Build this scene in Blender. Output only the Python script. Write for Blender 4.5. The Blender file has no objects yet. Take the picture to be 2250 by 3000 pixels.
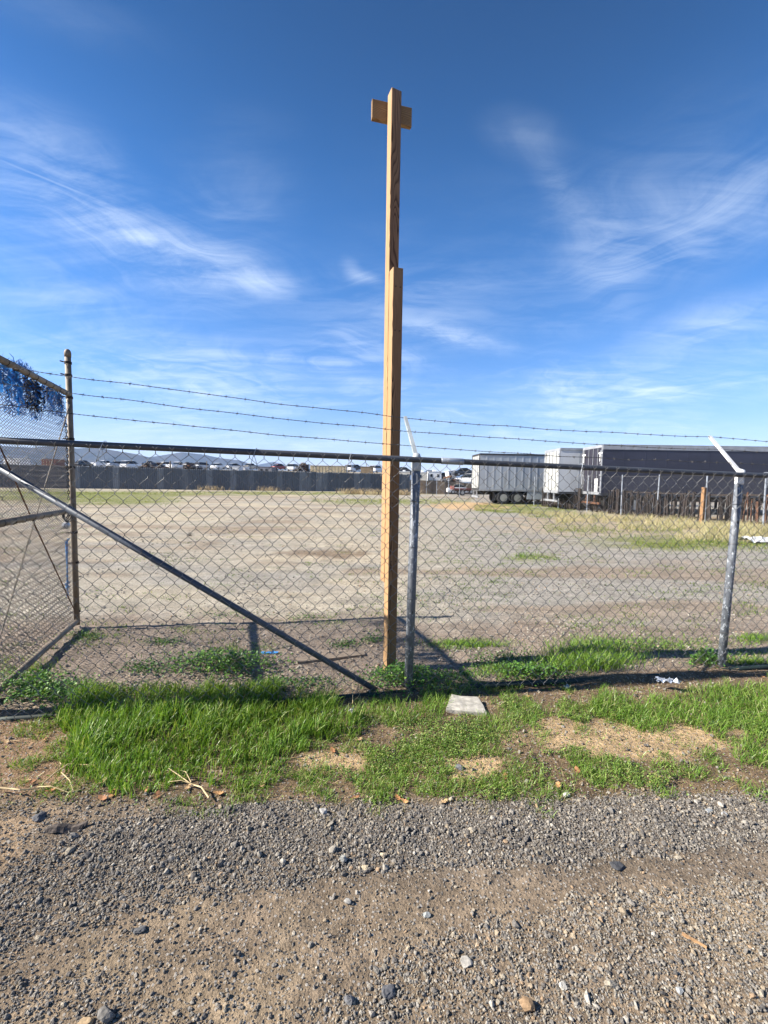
import bpy, math, random
import numpy as np
from mathutils import Matrix, Vector
sc = bpy.context.scene
COL = sc.collection
R = math.radians
random.seed(7)
rng = np.random.default_rng(7)

# ------------------------------------------------------------------ camera
FPX, EYE, PITCH, ROLL = 1250.0, 1.65, math.atan(89 / 1250), 0.0157
cam_d = bpy.data.cameras.new('camera')
cam = bpy.data.objects.new('camera', cam_d)
COL.objects.link(cam)
cam_d.sensor_fit = 'VERTICAL'
cam_d.sensor_height = 36.0
cam_d.lens = FPX / 3000 * 36.0
cam_d.clip_start = 0.05
cam_d.clip_end = 20000
M3 = Matrix.Rotation(math.pi / 2 - PITCH, 3, 'X') @ Matrix.Rotation(ROLL, 3, 'Z')
cam.matrix_world = Matrix.Translation((0, 0, EYE)) @ M3.to_4x4()
sc.camera = cam

# ------------------------------------------------------------------ sun and sky
SUN_EL = R(35)
SUN_AZ = Vector((-0.985, -0.135)).normalized()          # horizontal direction towards the sun
SUN = Vector((SUN_AZ.x * math.cos(SUN_EL), SUN_AZ.y * math.cos(SUN_EL), math.sin(SUN_EL)))
sun_d = bpy.data.lights.new('sun', 'SUN')
sun_d.energy = 5.0
sun_d.angle = R(0.53)
sun_d.color = (1.0, 0.94, 0.85)
sun = bpy.data.objects.new('sun', sun_d)
COL.objects.link(sun)
sun.location = (-20, -3, 20)
sun.rotation_euler = SUN.to_track_quat('Z', 'Y').to_euler()
sc.view_settings.view_transform = 'Standard'
sc.view_settings.look = 'None'
sc.view_settings.exposure = 1.35
sc.view_settings.gamma = 1.0
sc.view_settings.use_curve_mapping = False
sc.cycles.max_bounces = 8
sc.cycles.volume_bounces = 1
sc.cycles.use_denoising = True

world = bpy.data.worlds.new('World')
sc.world = world
world.use_nodes = True


class NT:
    """tiny node-tree helper"""
    def __init__(s, tree):
        s.t = tree
        s.t.nodes.clear()

    def n(s, typ, props=None, **ins):
        nd = s.t.nodes.new(typ)
        for k, v in (props or {}).items():
            setattr(nd, k, v)
        for k, v in ins.items():
            key = k
            if k.startswith('i') and k[1:].isdigit():
                key = int(k[1:])
            else:
                key = k.replace('_', ' ')
            s.set(nd.inputs[key], v)
        return nd

    def set(s, sock, v):
        if isinstance(v, bpy.types.NodeSocket):
            s.t.links.new(v, sock)
        elif isinstance(v, bpy.types.Node):
            s.t.links.new(v.outputs[0], sock)
        else:
            if sock.type == 'RGBA' and len(v) == 3:
                v = (*v, 1)
            sock.default_value = v

    def math(s, op, a, b=0.0, c=None, clamp=False):
        nd = s.t.nodes.new('ShaderNodeMath')
        nd.operation = op
        nd.use_clamp = clamp
        s.set(nd.inputs[0], a)
        s.set(nd.inputs[1], b)
        if c is not None:
            s.set(nd.inputs[2], c)
        return nd.outputs[0]

    def vmath(s, op, a, b=(0, 0, 0), out=0):
        nd = s.t.nodes.new('ShaderNodeVectorMath')
        nd.operation = op
        s.set(nd.inputs[0], a)
        s.set(nd.inputs[1], b)
        return nd.outputs[out]

    def dot(s, a, b):
        return s.vmath('DOT_PRODUCT', a, b, 1)

    def mix(s, f, a, b, mode='MIX'):
        nd = s.t.nodes.new('ShaderNodeMix')
        nd.data_type = 'RGBA'
        nd.blend_type = mode
        s.set(nd.inputs[0], f)
        s.set(nd.inputs[6], a)
        s.set(nd.inputs[7], b)
        return nd.outputs[2]

    def ramp(s, f, stops):
        nd = s.t.nodes.new('ShaderNodeValToRGB')
        s.set(nd.inputs[0], f)
        e = nd.color_ramp.elements
        while len(e) < len(stops):
            e.new(0.5)
        for i, (p, c) in enumerate(stops):
            e[i].position = p
            e[i].color = (c, c, c, 1) if isinstance(c, (int, float)) else (*c, 1)
        return nd.outputs[0]

    def mapr(s, v, a, b, c=0.0, d=1.0, smooth=True):
        nd = s.t.nodes.new('ShaderNodeMapRange')
        nd.interpolation_type = 'SMOOTHSTEP' if smooth else 'LINEAR'
        s.set(nd.inputs[0], v)
        for i, x in enumerate((a, b, c, d)):
            nd.inputs[i + 1].default_value = x
        return nd.outputs[0]

    def noise(s, vec, scale, detail=4, rough=0.55, dist=0.0):
        nd = s.n('ShaderNodeTexNoise', None, Vector=vec, Scale=scale, Detail=detail, Roughness=rough, Distortion=dist)
        return nd.outputs[0]


def ray(px, py):
    d = M3 @ Vector(((px - 1125) / FPX, -(py - 1500) / FPX, -1.0))
    return d


def gnd(px, py, z=0.0):
    d = ray(px, py)
    t = (z - EYE) / d.z
    return Vector((d.x * t, d.y * t, z))


def at(px, py, Y):
    d = ray(px, py)
    t = Y / d.y
    return Vector((d.x * t, Y, EYE + d.z * t))


def proj(x, y, z):
    """numpy: world -> photo pixel"""
    m = np.array(M3.transposed())
    P = np.stack([x, y, np.asarray(z) - EYE], -1) @ m.T
    w = np.maximum(-P[..., 2], 1e-3)
    return 1125 + FPX * P[..., 0] / w, 1500 - FPX * P[..., 1] / w


def build_sky():
    T = NT(world.node_tree)
    sky = T.n('ShaderNodeTexSky')
    sky.sky_type = 'NISHITA'
    sky.sun_disc = False
    sky.sun_elevation = SUN_EL
    sky.sun_rotation = math.atan2(SUN_AZ.x, SUN_AZ.y)
    sky.altitude = 1200
    sky.air_density = 1.0
    sky.dust_density = 0.35
    sky.ozone_density = 2.2
    tc = T.n('ShaderNodeTexCoord')
    d = tc.outputs['Generated']
    sep = T.n('ShaderNodeSeparateXYZ', None, Vector=d)
    dz = T.math('MAXIMUM', sep.outputs[2], 0.03)
    inv = T.math('DIVIDE', 1.0, T.math('ADD', dz, 0.12))
    px = T.math('MULTIPLY', sep.outputs[0], inv)
    py = T.math('MULTIPLY', sep.outputs[1], inv)
    comb = T.n('ShaderNodeCombineXYZ', None, X=px, Y=py, Z=0.0)
    p = comb.outputs[0]
    warp = T.n('ShaderNodeTexNoise', None, Vector=p, Scale=1.0, Detail=3.0, Roughness=0.5)
    wv = T.vmath('SCALE', T.vmath('SUBTRACT', warp.outputs['Color'], (0.5, 0.5, 0.5)), (0, 0, 0))
    wv.node.inputs['Scale'].default_value = 0.38
    pw = T.vmath('ADD', p, wv)
    # streaks run from upper left to lower right
    mp = T.n('ShaderNodeMapping', None, Vector=pw, Rotation=(0, 0, R(-62)), Scale=(0.42, 2.3, 1))
    f1 = T.noise(mp.outputs[0], 2.4, 10, 0.68, 0.55)
    az = T.math('DIVIDE', sep.outputs[0], T.math('ADD', T.math('ABSOLUTE', sep.outputs[1]), 0.3))
    dome = T.n('ShaderNodeCombineXYZ', None, X=az, Y=T.math('MULTIPLY', sep.outputs[2], 1.3), Z=T.math('MULTIPLY', sep.outputs[1], 0.5)).outputs[0]
    dome = T.vmath('ADD', dome, wv)
    mp2 = T.n('ShaderNodeMapping', None, Vector=dome, Rotation=(0, 0, R(-48)), Scale=(0.8, 3.4, 1))
    f2 = T.noise(mp2.outputs[0], 3.9, 10, 0.68, 0.8)
    fine = T.math('ADD', T.math('MULTIPLY', f1, 0.42), T.math('MULTIPLY', f2, 0.58))
    broad = T.noise(p, 0.8, 3, 0.5)

    def blob(cx, cy, rx, ry, ang, gain, lo=0.42, hi=0.62):
        c = ray(cx, cy).normalized()
        ex = (ray(cx + 10, cy) - ray(cx - 10, cy))
        ex = (ex - c * ex.dot(c)).normalized()
        ey = c.cross(ex)
        if ey.z < 0:
            ey = -ey
        ca, sa = math.cos(R(ang)), math.sin(R(ang))
        a, b = ex * ca + ey * sa, ey * ca - ex * sa
        pr = FPX / c.dot(M3 @ Vector((0, 0, -1)))          # pixels per radian about there
        u = T.math('MULTIPLY', T.dot(d, tuple(a)), pr / rx)
        v = T.math('MULTIPLY', T.dot(d, tuple(b)), pr / ry)
        r = T.math('SQRT', T.math('ADD', T.math('MULTIPLY', u, u), T.math('MULTIPLY', v, v)))
        m = T.mapr(r, 1.0, 0.0)
        front = T.mapr(T.dot(d, tuple(c)), 0.2, 0.4)
        w = T.mapr(fine, lo - 0.07, hi + 0.09)
        return T.math('MULTIPLY', T.math('MULTIPLY', m, front), T.math('MULTIPLY', w, gain * 0.72))

    blobs = [blob(140, 480, 330, 200, -20, 0.42), blob(300, 660, 330, 95, -14, 0.36, 0.40, 0.60), blob(390, 690, 110, 36, -12, 0.36, 0.36, 0.56),
             blob(760, 820, 150, 55, -14, 0.5, 0.36, 0.58), blob(1075, 815, 75, 28, -18, 0.42, 0.34, 0.58), blob(1030, 795, 40, 60, 35, 0.3, 0.35, 0.55),
             blob(1540, 400, 190, 80, -12, 0.2, 0.36, 0.6), blob(1640, 560, 170, 60, -40, 0.24), blob(1790, 800, 250, 130, -65, 0.3),
             blob(2080, 960, 330, 110, 18, 0.6, 0.38, 0.60), blob(2120, 640, 330, 190, 30, 0.3), blob(1350, 990, 260, 45, -12, 0.55),
             blob(560, 780, 420, 130, -18, 0.35), blob(160, 900, 420, 160, -8, 0.4), blob(700, 1080, 700, 130, -4, 0.5), blob(1800, 1150, 700, 120, 10, 0.55, 0.36, 0.62),
             blob(60, 640, 420, 300, -30, 0.3, 0.42, 0.66), blob(640, 700, 420, 240, 50, 0.28, 0.42, 0.66), blob(1900, 640, 420, 330, 50, 0.2, 0.42, 0.66), blob(150, 530, 185, 4.5, -24, 0.22, 0.2, 0.35), blob(1640, 1130, 120, 60, -60, 0.3), blob(180, 40, 420, 90, -15, 0.10)]
    cl = blobs[0]
    for b in blobs[1:]:
        cl = T.math('ADD', cl, b)
    veil = T.math('MULTIPLY', T.mapr(fine, 0.40, 0.66), T.mapr(broad, 0.35, 0.62))
    low = T.mapr(sep.outputs[2], 0.62, 0.12)
    cl = T.math('ADD', cl, T.math('MULTIPLY', T.math('MULTIPLY', veil, low), 0.42))
    hz = T.mapr(sep.outputs[2], 0.16, -0.02)               # milky band of far haze low down
    cl = T.math('ADD', cl, T.math('MULTIPLY', hz, 0.10))
    cl = T.math('MINIMUM', cl, 0.92)
    # the camera's rendering of the sky: a deep saturated blue
    skyc = T.n('ShaderNodeHueSaturation', None, Color=sky.outputs[0], Saturation=1.36, Value=1.0, Fac=1.0)
    blue = T.mix(1.0, skyc.outputs[0], (1.16, 0.945, 1.02), 'MULTIPLY')
    high = T.mapr(sep.outputs[2], 0.38, 0.82, 1.20, 0.62)     # thinner, deeper air overhead
    high = T.math('MULTIPLY', high, T.mapr(sep.outputs[2], 0.0, 0.24, 0.70, 1.0))
    blue = T.vmath('MULTIPLY', blue, T.n('ShaderNodeCombineXYZ', None, X=high, Y=high, Z=high).outputs[0])
    out = T.mix(cl, blue, (6.6, 7.4, 8.3))
    bg = T.n('ShaderNodeBackground', None, Color=out, Strength=0.066)
    T.n('ShaderNodeOutputWorld', None, Surface=bg)


build_sky()


# ------------------------------------------------------------------ helpers
def hash2(ix, iy, seed):
    h = (ix.astype(np.int64) * 374761393 + iy.astype(np.int64) * 668265263 + seed * 974634777) & 0x7fffffff
    h = ((h ^ (h >> 13)) * 1274126177) & 0x7fffffff
    h = h ^ (h >> 16)
    return (h & 0xffff) / 65535.0


def vnoise(x, y, seed=0):
    x = np.asarray(x, float); y = np.asarray(y, float)
    ix, iy = np.floor(x), np.floor(y)
    fx, fy = x - ix, y - iy
    fx = fx * fx * (3 - 2 * fx); fy = fy * fy * (3 - 2 * fy)
    a = hash2(ix, iy, seed); b = hash2(ix + 1, iy, seed)
    c = hash2(ix, iy + 1, seed); d = hash2(ix + 1, iy + 1, seed)
    return (a * (1 - fx) + b * fx) * (1 - fy) + (c * (1 - fx) + d * fx) * fy


def fbm(x, y, seed=0, oct=4):
    s = 0; a = 0.5; t = 0
    for o in range(oct):
        s = s + a * vnoise(x * 2 ** o, y * 2 ** o, seed + o * 17); t += a; a *= 0.5
    return s / t


def sstep(x, a, b):
    t = np.clip((np.asarray(x, float) - a) / (b - a), 0, 1)
    return t * t * (3 - 2 * t)


def inpoly(px, py, poly):
    px = np.asarray(px); py = np.asarray(py)
    r = np.zeros(px.shape, bool)
    n = len(poly); j = n - 1
    for i in range(n):
        xi, yi = poly[i]; xj, yj = poly[j]
        c = ((yi > py) != (yj > py)) & (px < (xj - xi) * (py - yi) / ((yj - yi) or 1e-9) + xi)
        r ^= c
        j = i
    return r


class MB:
    """collects geometry, builds ONE mesh object"""
    def __init__(s):
        s.V = []; s.F = []; s.C = []; s.n = 0

    def add(s, V, F, col=None):
        V = np.asarray(V, float).reshape(-1, 3)
        for f in (F if isinstance(F, list) else [F]):
            f = np.asarray(f, int)
            if len(f):
                s.F.append(f + s.n)
        s.V.append(V)
        if col is None:
            col = (1, 1, 1)
        col = np.asarray(col, float)
        s.C.append(np.broadcast_to(col, (len(V), 3)))
        s.n += len(V)
        return s

    def box(s, lo, hi, M=None, col=None):
        x0, y0, z0 = lo; x1, y1, z1 = hi
        V = np.array([(x0, y0, z0), (x1, y0, z0), (x1, y1, z0), (x0, y1, z0), (x0, y0, z1), (x1, y0, z1), (x1, y1, z1), (x0, y1, z1)])
        if M is not None:
            V = np.array([M @ Vector(v) for v in V])
        F = np.array([(0, 3, 2, 1), (4, 5, 6, 7), (0, 1, 5, 4), (1, 2, 6, 5), (2, 3, 7, 6), (3, 0, 4, 7)])
        return s.add(V, F, col)

    def tube(s, pts, r, n=8, col=None, caps=True, ref=(0.12, 0.93, 0.35)):
        P = np.array([tuple(p) for p in pts], float)
        m = len(P)
        rr = np.broadcast_to(np.asarray(r, float), (m,))
        T = np.gradient(P, axis=0)
        T /= np.linalg.norm(T, axis=1)[:, None] + 1e-12
        ref = np.asarray(ref, float)
        A = np.cross(T, ref)
        bad = np.linalg.norm(A, axis=1) < 1e-3
        A[bad] = np.cross(T[bad], np.array((0.9, 0.1, 0.4)))
        A /= np.linalg.norm(A, axis=1)[:, None]
        B = np.cross(T, A)
        th = np.arange(n) * 2 * np.pi / n
        V = P[:, None, :] + rr[:, None, None] * (np.cos(th)[None, :, None] * A[:, None, :] + np.sin(th)[None, :, None] * B[:, None, :])
        i = np.arange(m - 1)[:, None] * n; k = np.arange(n)[None, :]; k2 = (k + 1) % n
        F = np.stack([i + k, i + k2, i + n + k2, i + n + k], -1).reshape(-1, 4)
        Fs = [F]
        if caps:
            Fs += [np.arange(n)[::-1][None, :], (np.arange(n) + (m - 1) * n)[None, :]]
        return s.add(V.reshape(-1, 3), Fs, col)

    def prism(s, poly, M, depth, col=None):
        """poly in local xz, extruded along local y 0..depth, placed by M"""
        n = len(poly)
        V = [M @ Vector((x, 0, z)) for x, z in poly] + [M @ Vector((x, depth, z)) for x, z in poly]
        k = np.arange(n)
        F = [np.stack([k, (k + 1) % n, (k + 1) % n + n, k + n], -1), k[::-1][None, :], (k + n)[None, :]]
        return s.add(np.array([tuple(v) for v in V]), F, col)

    def build(s, name, mat, parent=None, local=False, smooth=False, bevel=0, kind=None):
        V = np.concatenate(s.V); C = np.concatenate(s.C)
        if parent is not None and not local:
            V = V - np.array(root_loc(parent))
        me = bpy.data.meshes.new(name)
        me.vertices.add(len(V)); me.vertices.foreach_set('co', V.astype(np.float32).ravel())
        tot = np.concatenate([np.full(len(f), f.shape[1]) for f in s.F])
        loops = np.concatenate([f.ravel() for f in s.F])
        me.loops.add(len(loops)); me.loops.foreach_set('vertex_index', loops.astype(np.int32))
        me.polygons.add(len(tot))
        start = np.concatenate([[0], np.cumsum(tot)[:-1]])
        me.polygons.foreach_set('loop_start', start.astype(np.int32))
        me.polygons.foreach_set('loop_total', tot.astype(np.int32))
        me.polygons.foreach_set('use_smooth', np.full(len(tot), bool(smooth)))
        at_ = me.color_attributes.new('col', 'FLOAT_COLOR', 'POINT')
        at_.data.foreach_set('color', np.concatenate([C, np.ones((len(C), 1))], 1).astype(np.float32).ravel())
        me.update(calc_edges=True)
        me.validate()
        me.materials.append(mat)
        o = bpy.data.objects.new(name, me)
        COL.objects.link(o)
        if parent is not None:
            o.parent = parent
        if bevel:
            b = o.modifiers.new('bevel', 'BEVEL'); b.width = bevel; b.segments = 2; b.limit_method = 'ANGLE'
        if kind:
            o['kind'] = kind
        return o


def root_loc(o):
    while o.parent is not None:
        o = o.parent
    return tuple(o.location)


def thing(name, label, cat, loc=(0, 0, 0), rotz=0.0, group=None):
    o = bpy.data.objects.new(name, None)
    o.empty_display_size = 0.2
    COL.objects.link(o)
    o.location = loc
    o.rotation_euler = (0, 0, rotz)
    o['label'] = label; o['category'] = cat
    if group:
        o['group'] = group
    return o


def tag(o, label, cat, group=None):
    o['label'] = label; o['category'] = cat
    if group:
        o['group'] = group
    return o


def copy_tree(o, parent=None):
    c = o.copy(); COL.objects.link(c)
    if parent is not None:
        c.parent = parent
    for ch in list(o.children):
        copy_tree(ch, c)
    return c


def center(o):
    """move a single-mesh thing's origin to its base"""
    me = o.data
    n = len(me.vertices)
    V = np.empty(n * 3, np.float32); me.vertices.foreach_get('co', V); V = V.reshape(-1, 3)
    c = (V.min(0) + V.max(0)) / 2; c[2] = V[:, 2].min()
    me.vertices.foreach_set('co', (V - c).ravel()); me.update()
    o.location = Vector([float(v) for v in c])
    return o


# ------------------------------------------------------------------ materials
def mat(name, fn):
    m = bpy.data.materials.new(name)
    m.use_nodes = True
    T = NT(m.node_tree)
    sh = fn(T)
    o = T.n('ShaderNodeOutputMaterial')
    T.t.links.new(sh if isinstance(sh, bpy.types.NodeSocket) else sh.outputs[0], o.inputs[0])
    return m


def bsdf(T, color, rough=0.6, metal=0.0, normal=None, spec=0.5):
    b = T.n('ShaderNodeBsdfPrincipled')
    T.set(b.inputs['Base Color'], color); T.set(b.inputs['Roughness'], rough); T.set(b.inputs['Metallic'], metal)
    T.set(b.inputs['Specular IOR Level'], spec)
    if normal is not None:
        T.set(b.inputs['Normal'], normal)
    return b


def bump(T, h, strength=0.3, dist=0.01):
    return T.n('ShaderNodeBump', None, Height=h, Strength=strength, Distance=dist).outputs[0]


def coord(T, which='Object'):
    return T.n('ShaderNodeTexCoord').outputs[which]


def plain(name, c, rough=0.6, metal=0.0, var=0.25, scale=6.0, dirt=None, stretch=(1, 1, 1), spec=0.5):
    def fn(T):
        p = T.n('ShaderNodeMapping', None, Vector=coord(T), Scale=stretch).outputs[0]
        n = T.noise(p, scale, 6, 0.6)
        col = T.mix(T.mapr(n, 0.3, 0.7), tuple(v * (1 - var) for v in c), tuple(min(1, v * (1 + var)) for v in c))
        if dirt:
            n2 = T.noise(p, scale * 0.6, 8, 0.7)
            col = T.mix(T.mapr(n2, dirt[1], dirt[1] + 0.14), col, dirt[0])
        return bsdf(T, col, rough, metal, bump(T, T.noise(p, scale * 9, 3), 0.12, 0.004), spec)
    return mat(name, fn)


def attr_mat(name, rough=0.8, trans=0.0, var=0.2, scale=40.0, bumps=0.3, tint=(1.25, 1.2, 0.55)):
    def fn(T):
        a = T.n('ShaderNodeAttribute', {'attribute_name': 'col'}).outputs[0]
        n = T.noise(coord(T), scale, 4, 0.6)
        col = T.mix(1.0, a, T.ramp(n, [(0.3, 1 - var), (0.7, 1 + var)]), 'MULTIPLY')
        b = bsdf(T, col, rough, 0.0, bump(T, n, bumps, 0.004) if bumps else None, 0.35)
        if trans:
            tr = T.n('ShaderNodeBsdfTranslucent', None, Color=T.mix(1.0, col, tint, 'MULTIPLY'))
            mx = T.n('ShaderNodeMixShader', None, i0=trans)
            T.t.links.new(b.outputs[0], mx.inputs[1]); T.t.links.new(tr.outputs[0], mx.inputs[2])
            return mx
        return b
    return mat(name, fn)


def obj_color_mat(name, rough=0.35):
    def fn(T):
        c = T.n('ShaderNodeObjectInfo').outputs['Color']
        n = T.noise(coord(T), 2.5, 6, 0.65)
        col = T.mix(T.mapr(n, 0.52, 0.72), c, T.mix(0.5, c, (0.20, 0.15, 0.11)))
        return bsdf(T, col, rough)
    return mat(name, fn)


def wood_mat(name, light, dark, seed, shade_tone=None, lying=False):
    """sawn fir: growth rings cut along the grain (local z), a few knots"""
    def fn(T):
        co = coord(T)
        if lying:                                              # grain along local x
            co = T.n('ShaderNodeMapping', None, Vector=co, Rotation=(0, R(90), 0)).outputs[0]
        off = T.vmath('ADD', co, (0.035 + seed * 0.013, 0.05 + seed * 0.021, seed * 1.7))
        low = T.n('ShaderNodeTexNoise', None, Vector=T.n('ShaderNodeMapping', None, Vector=off, Scale=(5, 5, 0.85)).outputs[0], Scale=1.0, Detail=2.0, Roughness=0.45)
        wob = T.vmath('SCALE', T.vmath('SUBTRACT', low.outputs['Color'], (0.5, 0.5, 0.5)))
        wob.node.inputs['Scale'].default_value = 0.16
        q = T.vmath('ADD', off, wob)
        # knots: a distorted point field
        kn = T.n('ShaderNodeTexVoronoi', None, Vector=T.n('ShaderNodeMapping', None, Vector=off, Scale=(6, 6, 1.6)).outputs[0], Scale=1.0)
        kd = kn.outputs['Distance']
        sp = T.n('ShaderNodeSeparateXYZ', None, Vector=q)
        r = T.math('SQRT', T.math('ADD', T.math('MULTIPLY', sp.outputs[0], sp.outputs[0]), T.math('MULTIPLY', sp.outputs[1], sp.outputs[1])))
        r = T.math('ADD', r, T.math('MULTIPLY', T.mapr(kd, 0.35, 0.0), 0.03))
        ring = T.math('FRACT', T.math('MULTIPLY', r, 105.0))
        band = T.ramp(ring, [(0.0, 0.0), (0.45, 0.15), (0.82, 1.0), (1.0, 0.0)])
        pale = light
        if shade_tone:  # shade painted into the colour: only the sunlit left face stays pale
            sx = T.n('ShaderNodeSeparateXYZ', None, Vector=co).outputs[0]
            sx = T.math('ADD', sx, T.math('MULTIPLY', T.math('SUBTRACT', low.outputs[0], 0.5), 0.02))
            pale = T.mix(T.mapr(sx, -0.044, -0.034), light, shade_tone)
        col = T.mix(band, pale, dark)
        fib = T.noise(T.n('ShaderNodeMapping', None, Vector=co, Scale=(160, 160, 4)).outputs[0], 1.0, 3)
        col = T.mix(T.mapr(fib, 0.35, 0.75, 0.0, 0.22), col, tuple(v * 0.6 for v in dark))
        col = T.mix(T.mapr(kd, 0.13, 0.07), col, (0.10, 0.045, 0.02))
        wea = T.noise(T.n('ShaderNodeMapping', None, Vector=co, Scale=(4, 4, 0.7)).outputs[0], 1.0, 4)
        col = T.mix(T.mapr(wea, 0.45, 0.75, 0, 0.3), col, (0.42, 0.30, 0.17))
        return bsdf(T, col, 0.75, 0, bump(T, T.math('ADD', band, fib), 0.25, 0.002), 0.25)
    return mat(name, fn)


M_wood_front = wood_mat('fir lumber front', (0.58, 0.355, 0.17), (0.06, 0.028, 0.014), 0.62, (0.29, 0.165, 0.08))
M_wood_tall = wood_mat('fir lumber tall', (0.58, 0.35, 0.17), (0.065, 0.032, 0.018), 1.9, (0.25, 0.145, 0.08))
M_wood_board = wood_mat('fir board', (0.30, 0.19, 0.085), (0.13, 0.065, 0.03), 3.1, None, True)


def galv_fn(base, spot, lo, stretch=(1, 1, 1), sc_=55.0, metal=0.35, rough=0.5):
    def fn(T):
        p = T.n('ShaderNodeMapping', None, Vector=coord(T), Scale=stretch).outputs[0]
        n = T.noise(p, sc_, 5, 0.65)
        n2 = T.noise(p, 4.0, 5, 0.6)
        col = T.mix(T.mapr(n2, 0.3, 0.7), tuple(v * 0.75 for v in base), base)
        m = T.math('ADD', n, T.math('MULTIPLY', T.math('SUBTRACT', n2, 0.5), 0.5))
        col = T.mix(T.mapr(m, lo, lo + 0.06), col, spot)
        col = T.mix(T.mapr(T.noise(p, 30.0, 3, 0.5), 0.70, 0.74), col, (0.03, 0.03, 0.03))
        return bsdf(T, col, rough, metal, bump(T, n, 0.15, 0.002))
    return fn


M_post = mat('painted galvanised post', galv_fn((0.145, 0.158, 0.178), (0.48, 0.51, 0.54), 0.57, (1, 1, 0.45), 55, 0.1, 0.55))
M_rail = mat('dull galvanised rail', galv_fn((0.06, 0.065, 0.075), (0.13, 0.14, 0.15), 0.64, (1, 1, 1), 55, 0.1, 0.55))
M_sleeve = mat('bright sleeve', galv_fn((0.34, 0.37, 0.41), (0.5, 0.52, 0.55), 0.6))
M_brace = mat('brace pipe', galv_fn((0.065, 0.08, 0.105), (0.13, 0.15, 0.18), 0.64, (1, 1, 1), 55, 0.1, 0.55))
M_arm = mat('white painted arm', galv_fn((0.72, 0.72, 0.70), (0.40, 0.36, 0.30), 0.66, (1, 1, 1), 25, 0.0, 0.6))
M_arm_grey = mat('grey galvanised arm', galv_fn((0.46, 0.50, 0.50), (0.62, 0.64, 0.62), 0.58, (1, 1, 1), 30, 0.15, 0.55))
M_wire = plain('galvanised wire', (0.15, 0.147, 0.14), 0.45, 0.2, 0.4, 20)
M_gatewire = plain('rusty wire', (0.085, 0.065, 0.052), 0.55, 0.1, 0.4, 14, ((0.22, 0.11, 0.06), 0.60))
M_barb = plain('barbed wire steel', (0.07, 0.067, 0.065), 0.55, 0.2, 0.35, 30, ((0.16, 0.09, 0.055), 0.62))
M_gatepipe = plain('tan painted gate pipe', (0.185, 0.145, 0.10), 0.65, 0.05, 0.35, 9, ((0.17, 0.115, 0.075), 0.60), (1, 1, 0.6))
M_rust = plain('rust', (0.10, 0.045, 0.022), 0.85, 0, 0.45, 7, ((0.22, 0.085, 0.03), 0.56))
M_rustdark = plain('dark rust', (0.03, 0.021, 0.017), 0.85, 0, 0.45, 5, ((0.20, 0.075, 0.025), 0.66))
M_darkpipe = plain('dark green pipe', (0.012, 0.024, 0.02), 0.7, 0, 0.4, 8)
M_black = plain('black rubber', (0.02, 0.02, 0.021), 0.6, 0, 0.3, 10)
M_chrome = plain('worn steel', (0.45, 0.45, 0.44), 0.35, 0.7, 0.25, 30)
M_blue = attr_mat('blue tarp fibre', 0.6, 0.35, 0.25, 60, 0, (1, 1, 1.1))
M_bluerope = plain('blue rope', (0.05, 0.28, 0.62), 0.7, 0, 0.35, 60)
M_concrete = plain('concrete', (0.36, 0.335, 0.285), 0.9, 0, 0.28, 22, ((0.20, 0.18, 0.145), 0.60))
M_stone = attr_mat('stone', 0.85, 0, 0.35, 45, 0.55)
M_gravel = attr_mat('gravel', 0.95, 0, 0.4, 220, 0.8)
M_grass = attr_mat('grass', 0.42, 0.34, 0.18, 25, 0)
M_leaf = attr_mat('weed leaf', 0.5, 0.25, 0.25, 40, 0)
M_straw = attr_mat('straw', 0.8, 0.1, 0.25, 60, 0)
M_bark = plain('bark', (0.07, 0.055, 0.045), 0.9, 0, 0.5, 25, ((0.15, 0.12, 0.09), 0.56), (1, 6, 1))
M_plank = plain('weathered plank', (0.22, 0.17, 0.12), 0.85, 0, 0.35, 10, ((0.11, 0.085, 0.06), 0.56), (1, 8, 8))
M_foil = plain('crumpled foil', (0.34, 0.37, 0.42), 0.4, 0.5, 0.5, 40)
M_litter = plain('white litter', (0.52, 0.52, 0.50), 0.7, 0, 0.2, 9)
M_twig = plain('dry stem', (0.50, 0.38, 0.20), 0.8, 0, 0.3, 20)
M_dryleaf = attr_mat('dry leaf', 0.7, 0.25, 0.25, 60, 0)

# ------------------------------------------------------------------ ground
FC = gnd(1198, 2030)                      # base of the fence's middle post
FR = gnd(2120, 1967)                      # base of its right post
FU = (FR - FC).normalized()               # along the fence
FN = Vector((-FU.y, FU.x, 0))             # away from the camera
FSPAN = (FR - FC).length


def fence_d(x, y):
    return (x - FC.x) * FN.x + (y - FC.y) * FN.y


def zg(x, y):
    x = np.asarray(x, float); y = np.asarray(y, float)
    near = sstep(np.hypot(x, y), 40, 12)
    z = (fbm(x * 1.1, y * 1.1, 3, 3) - 0.5) * 0.05 * near
    z = z + (fbm(x * 9, y * 9, 5, 3) - 0.5) * 0.022 * sstep(np.hypot(x, y), 12, 5)
    z = z + (fbm(x * 40, y * 40, 8, 2) - 0.5) * 0.009 * sstep(np.hypot(x, y), 6, 3.5)
    d = fence_d(x, y) + (fbm(x * 1.7, y * 0.2, 31, 2) - 0.5) * 0.25
    z = z + 0.035 * np.exp(-((d - 0.12) / 0.16) ** 2) * near
    z = z - 0.02 * np.exp(-((d + 0.05) / 0.07) ** 2) * near
    # ridge of loose gravel on the road's edge
    px, py = proj(x, y, 0 * x)
    edge = 2440 + 90 * sstep(px, 900, 0) - 50 * sstep(px, 1500, 2250)
    z = z + 0.022 * np.exp(-((py - edge) / 110) ** 2) * (y > 1)
    return z


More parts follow.
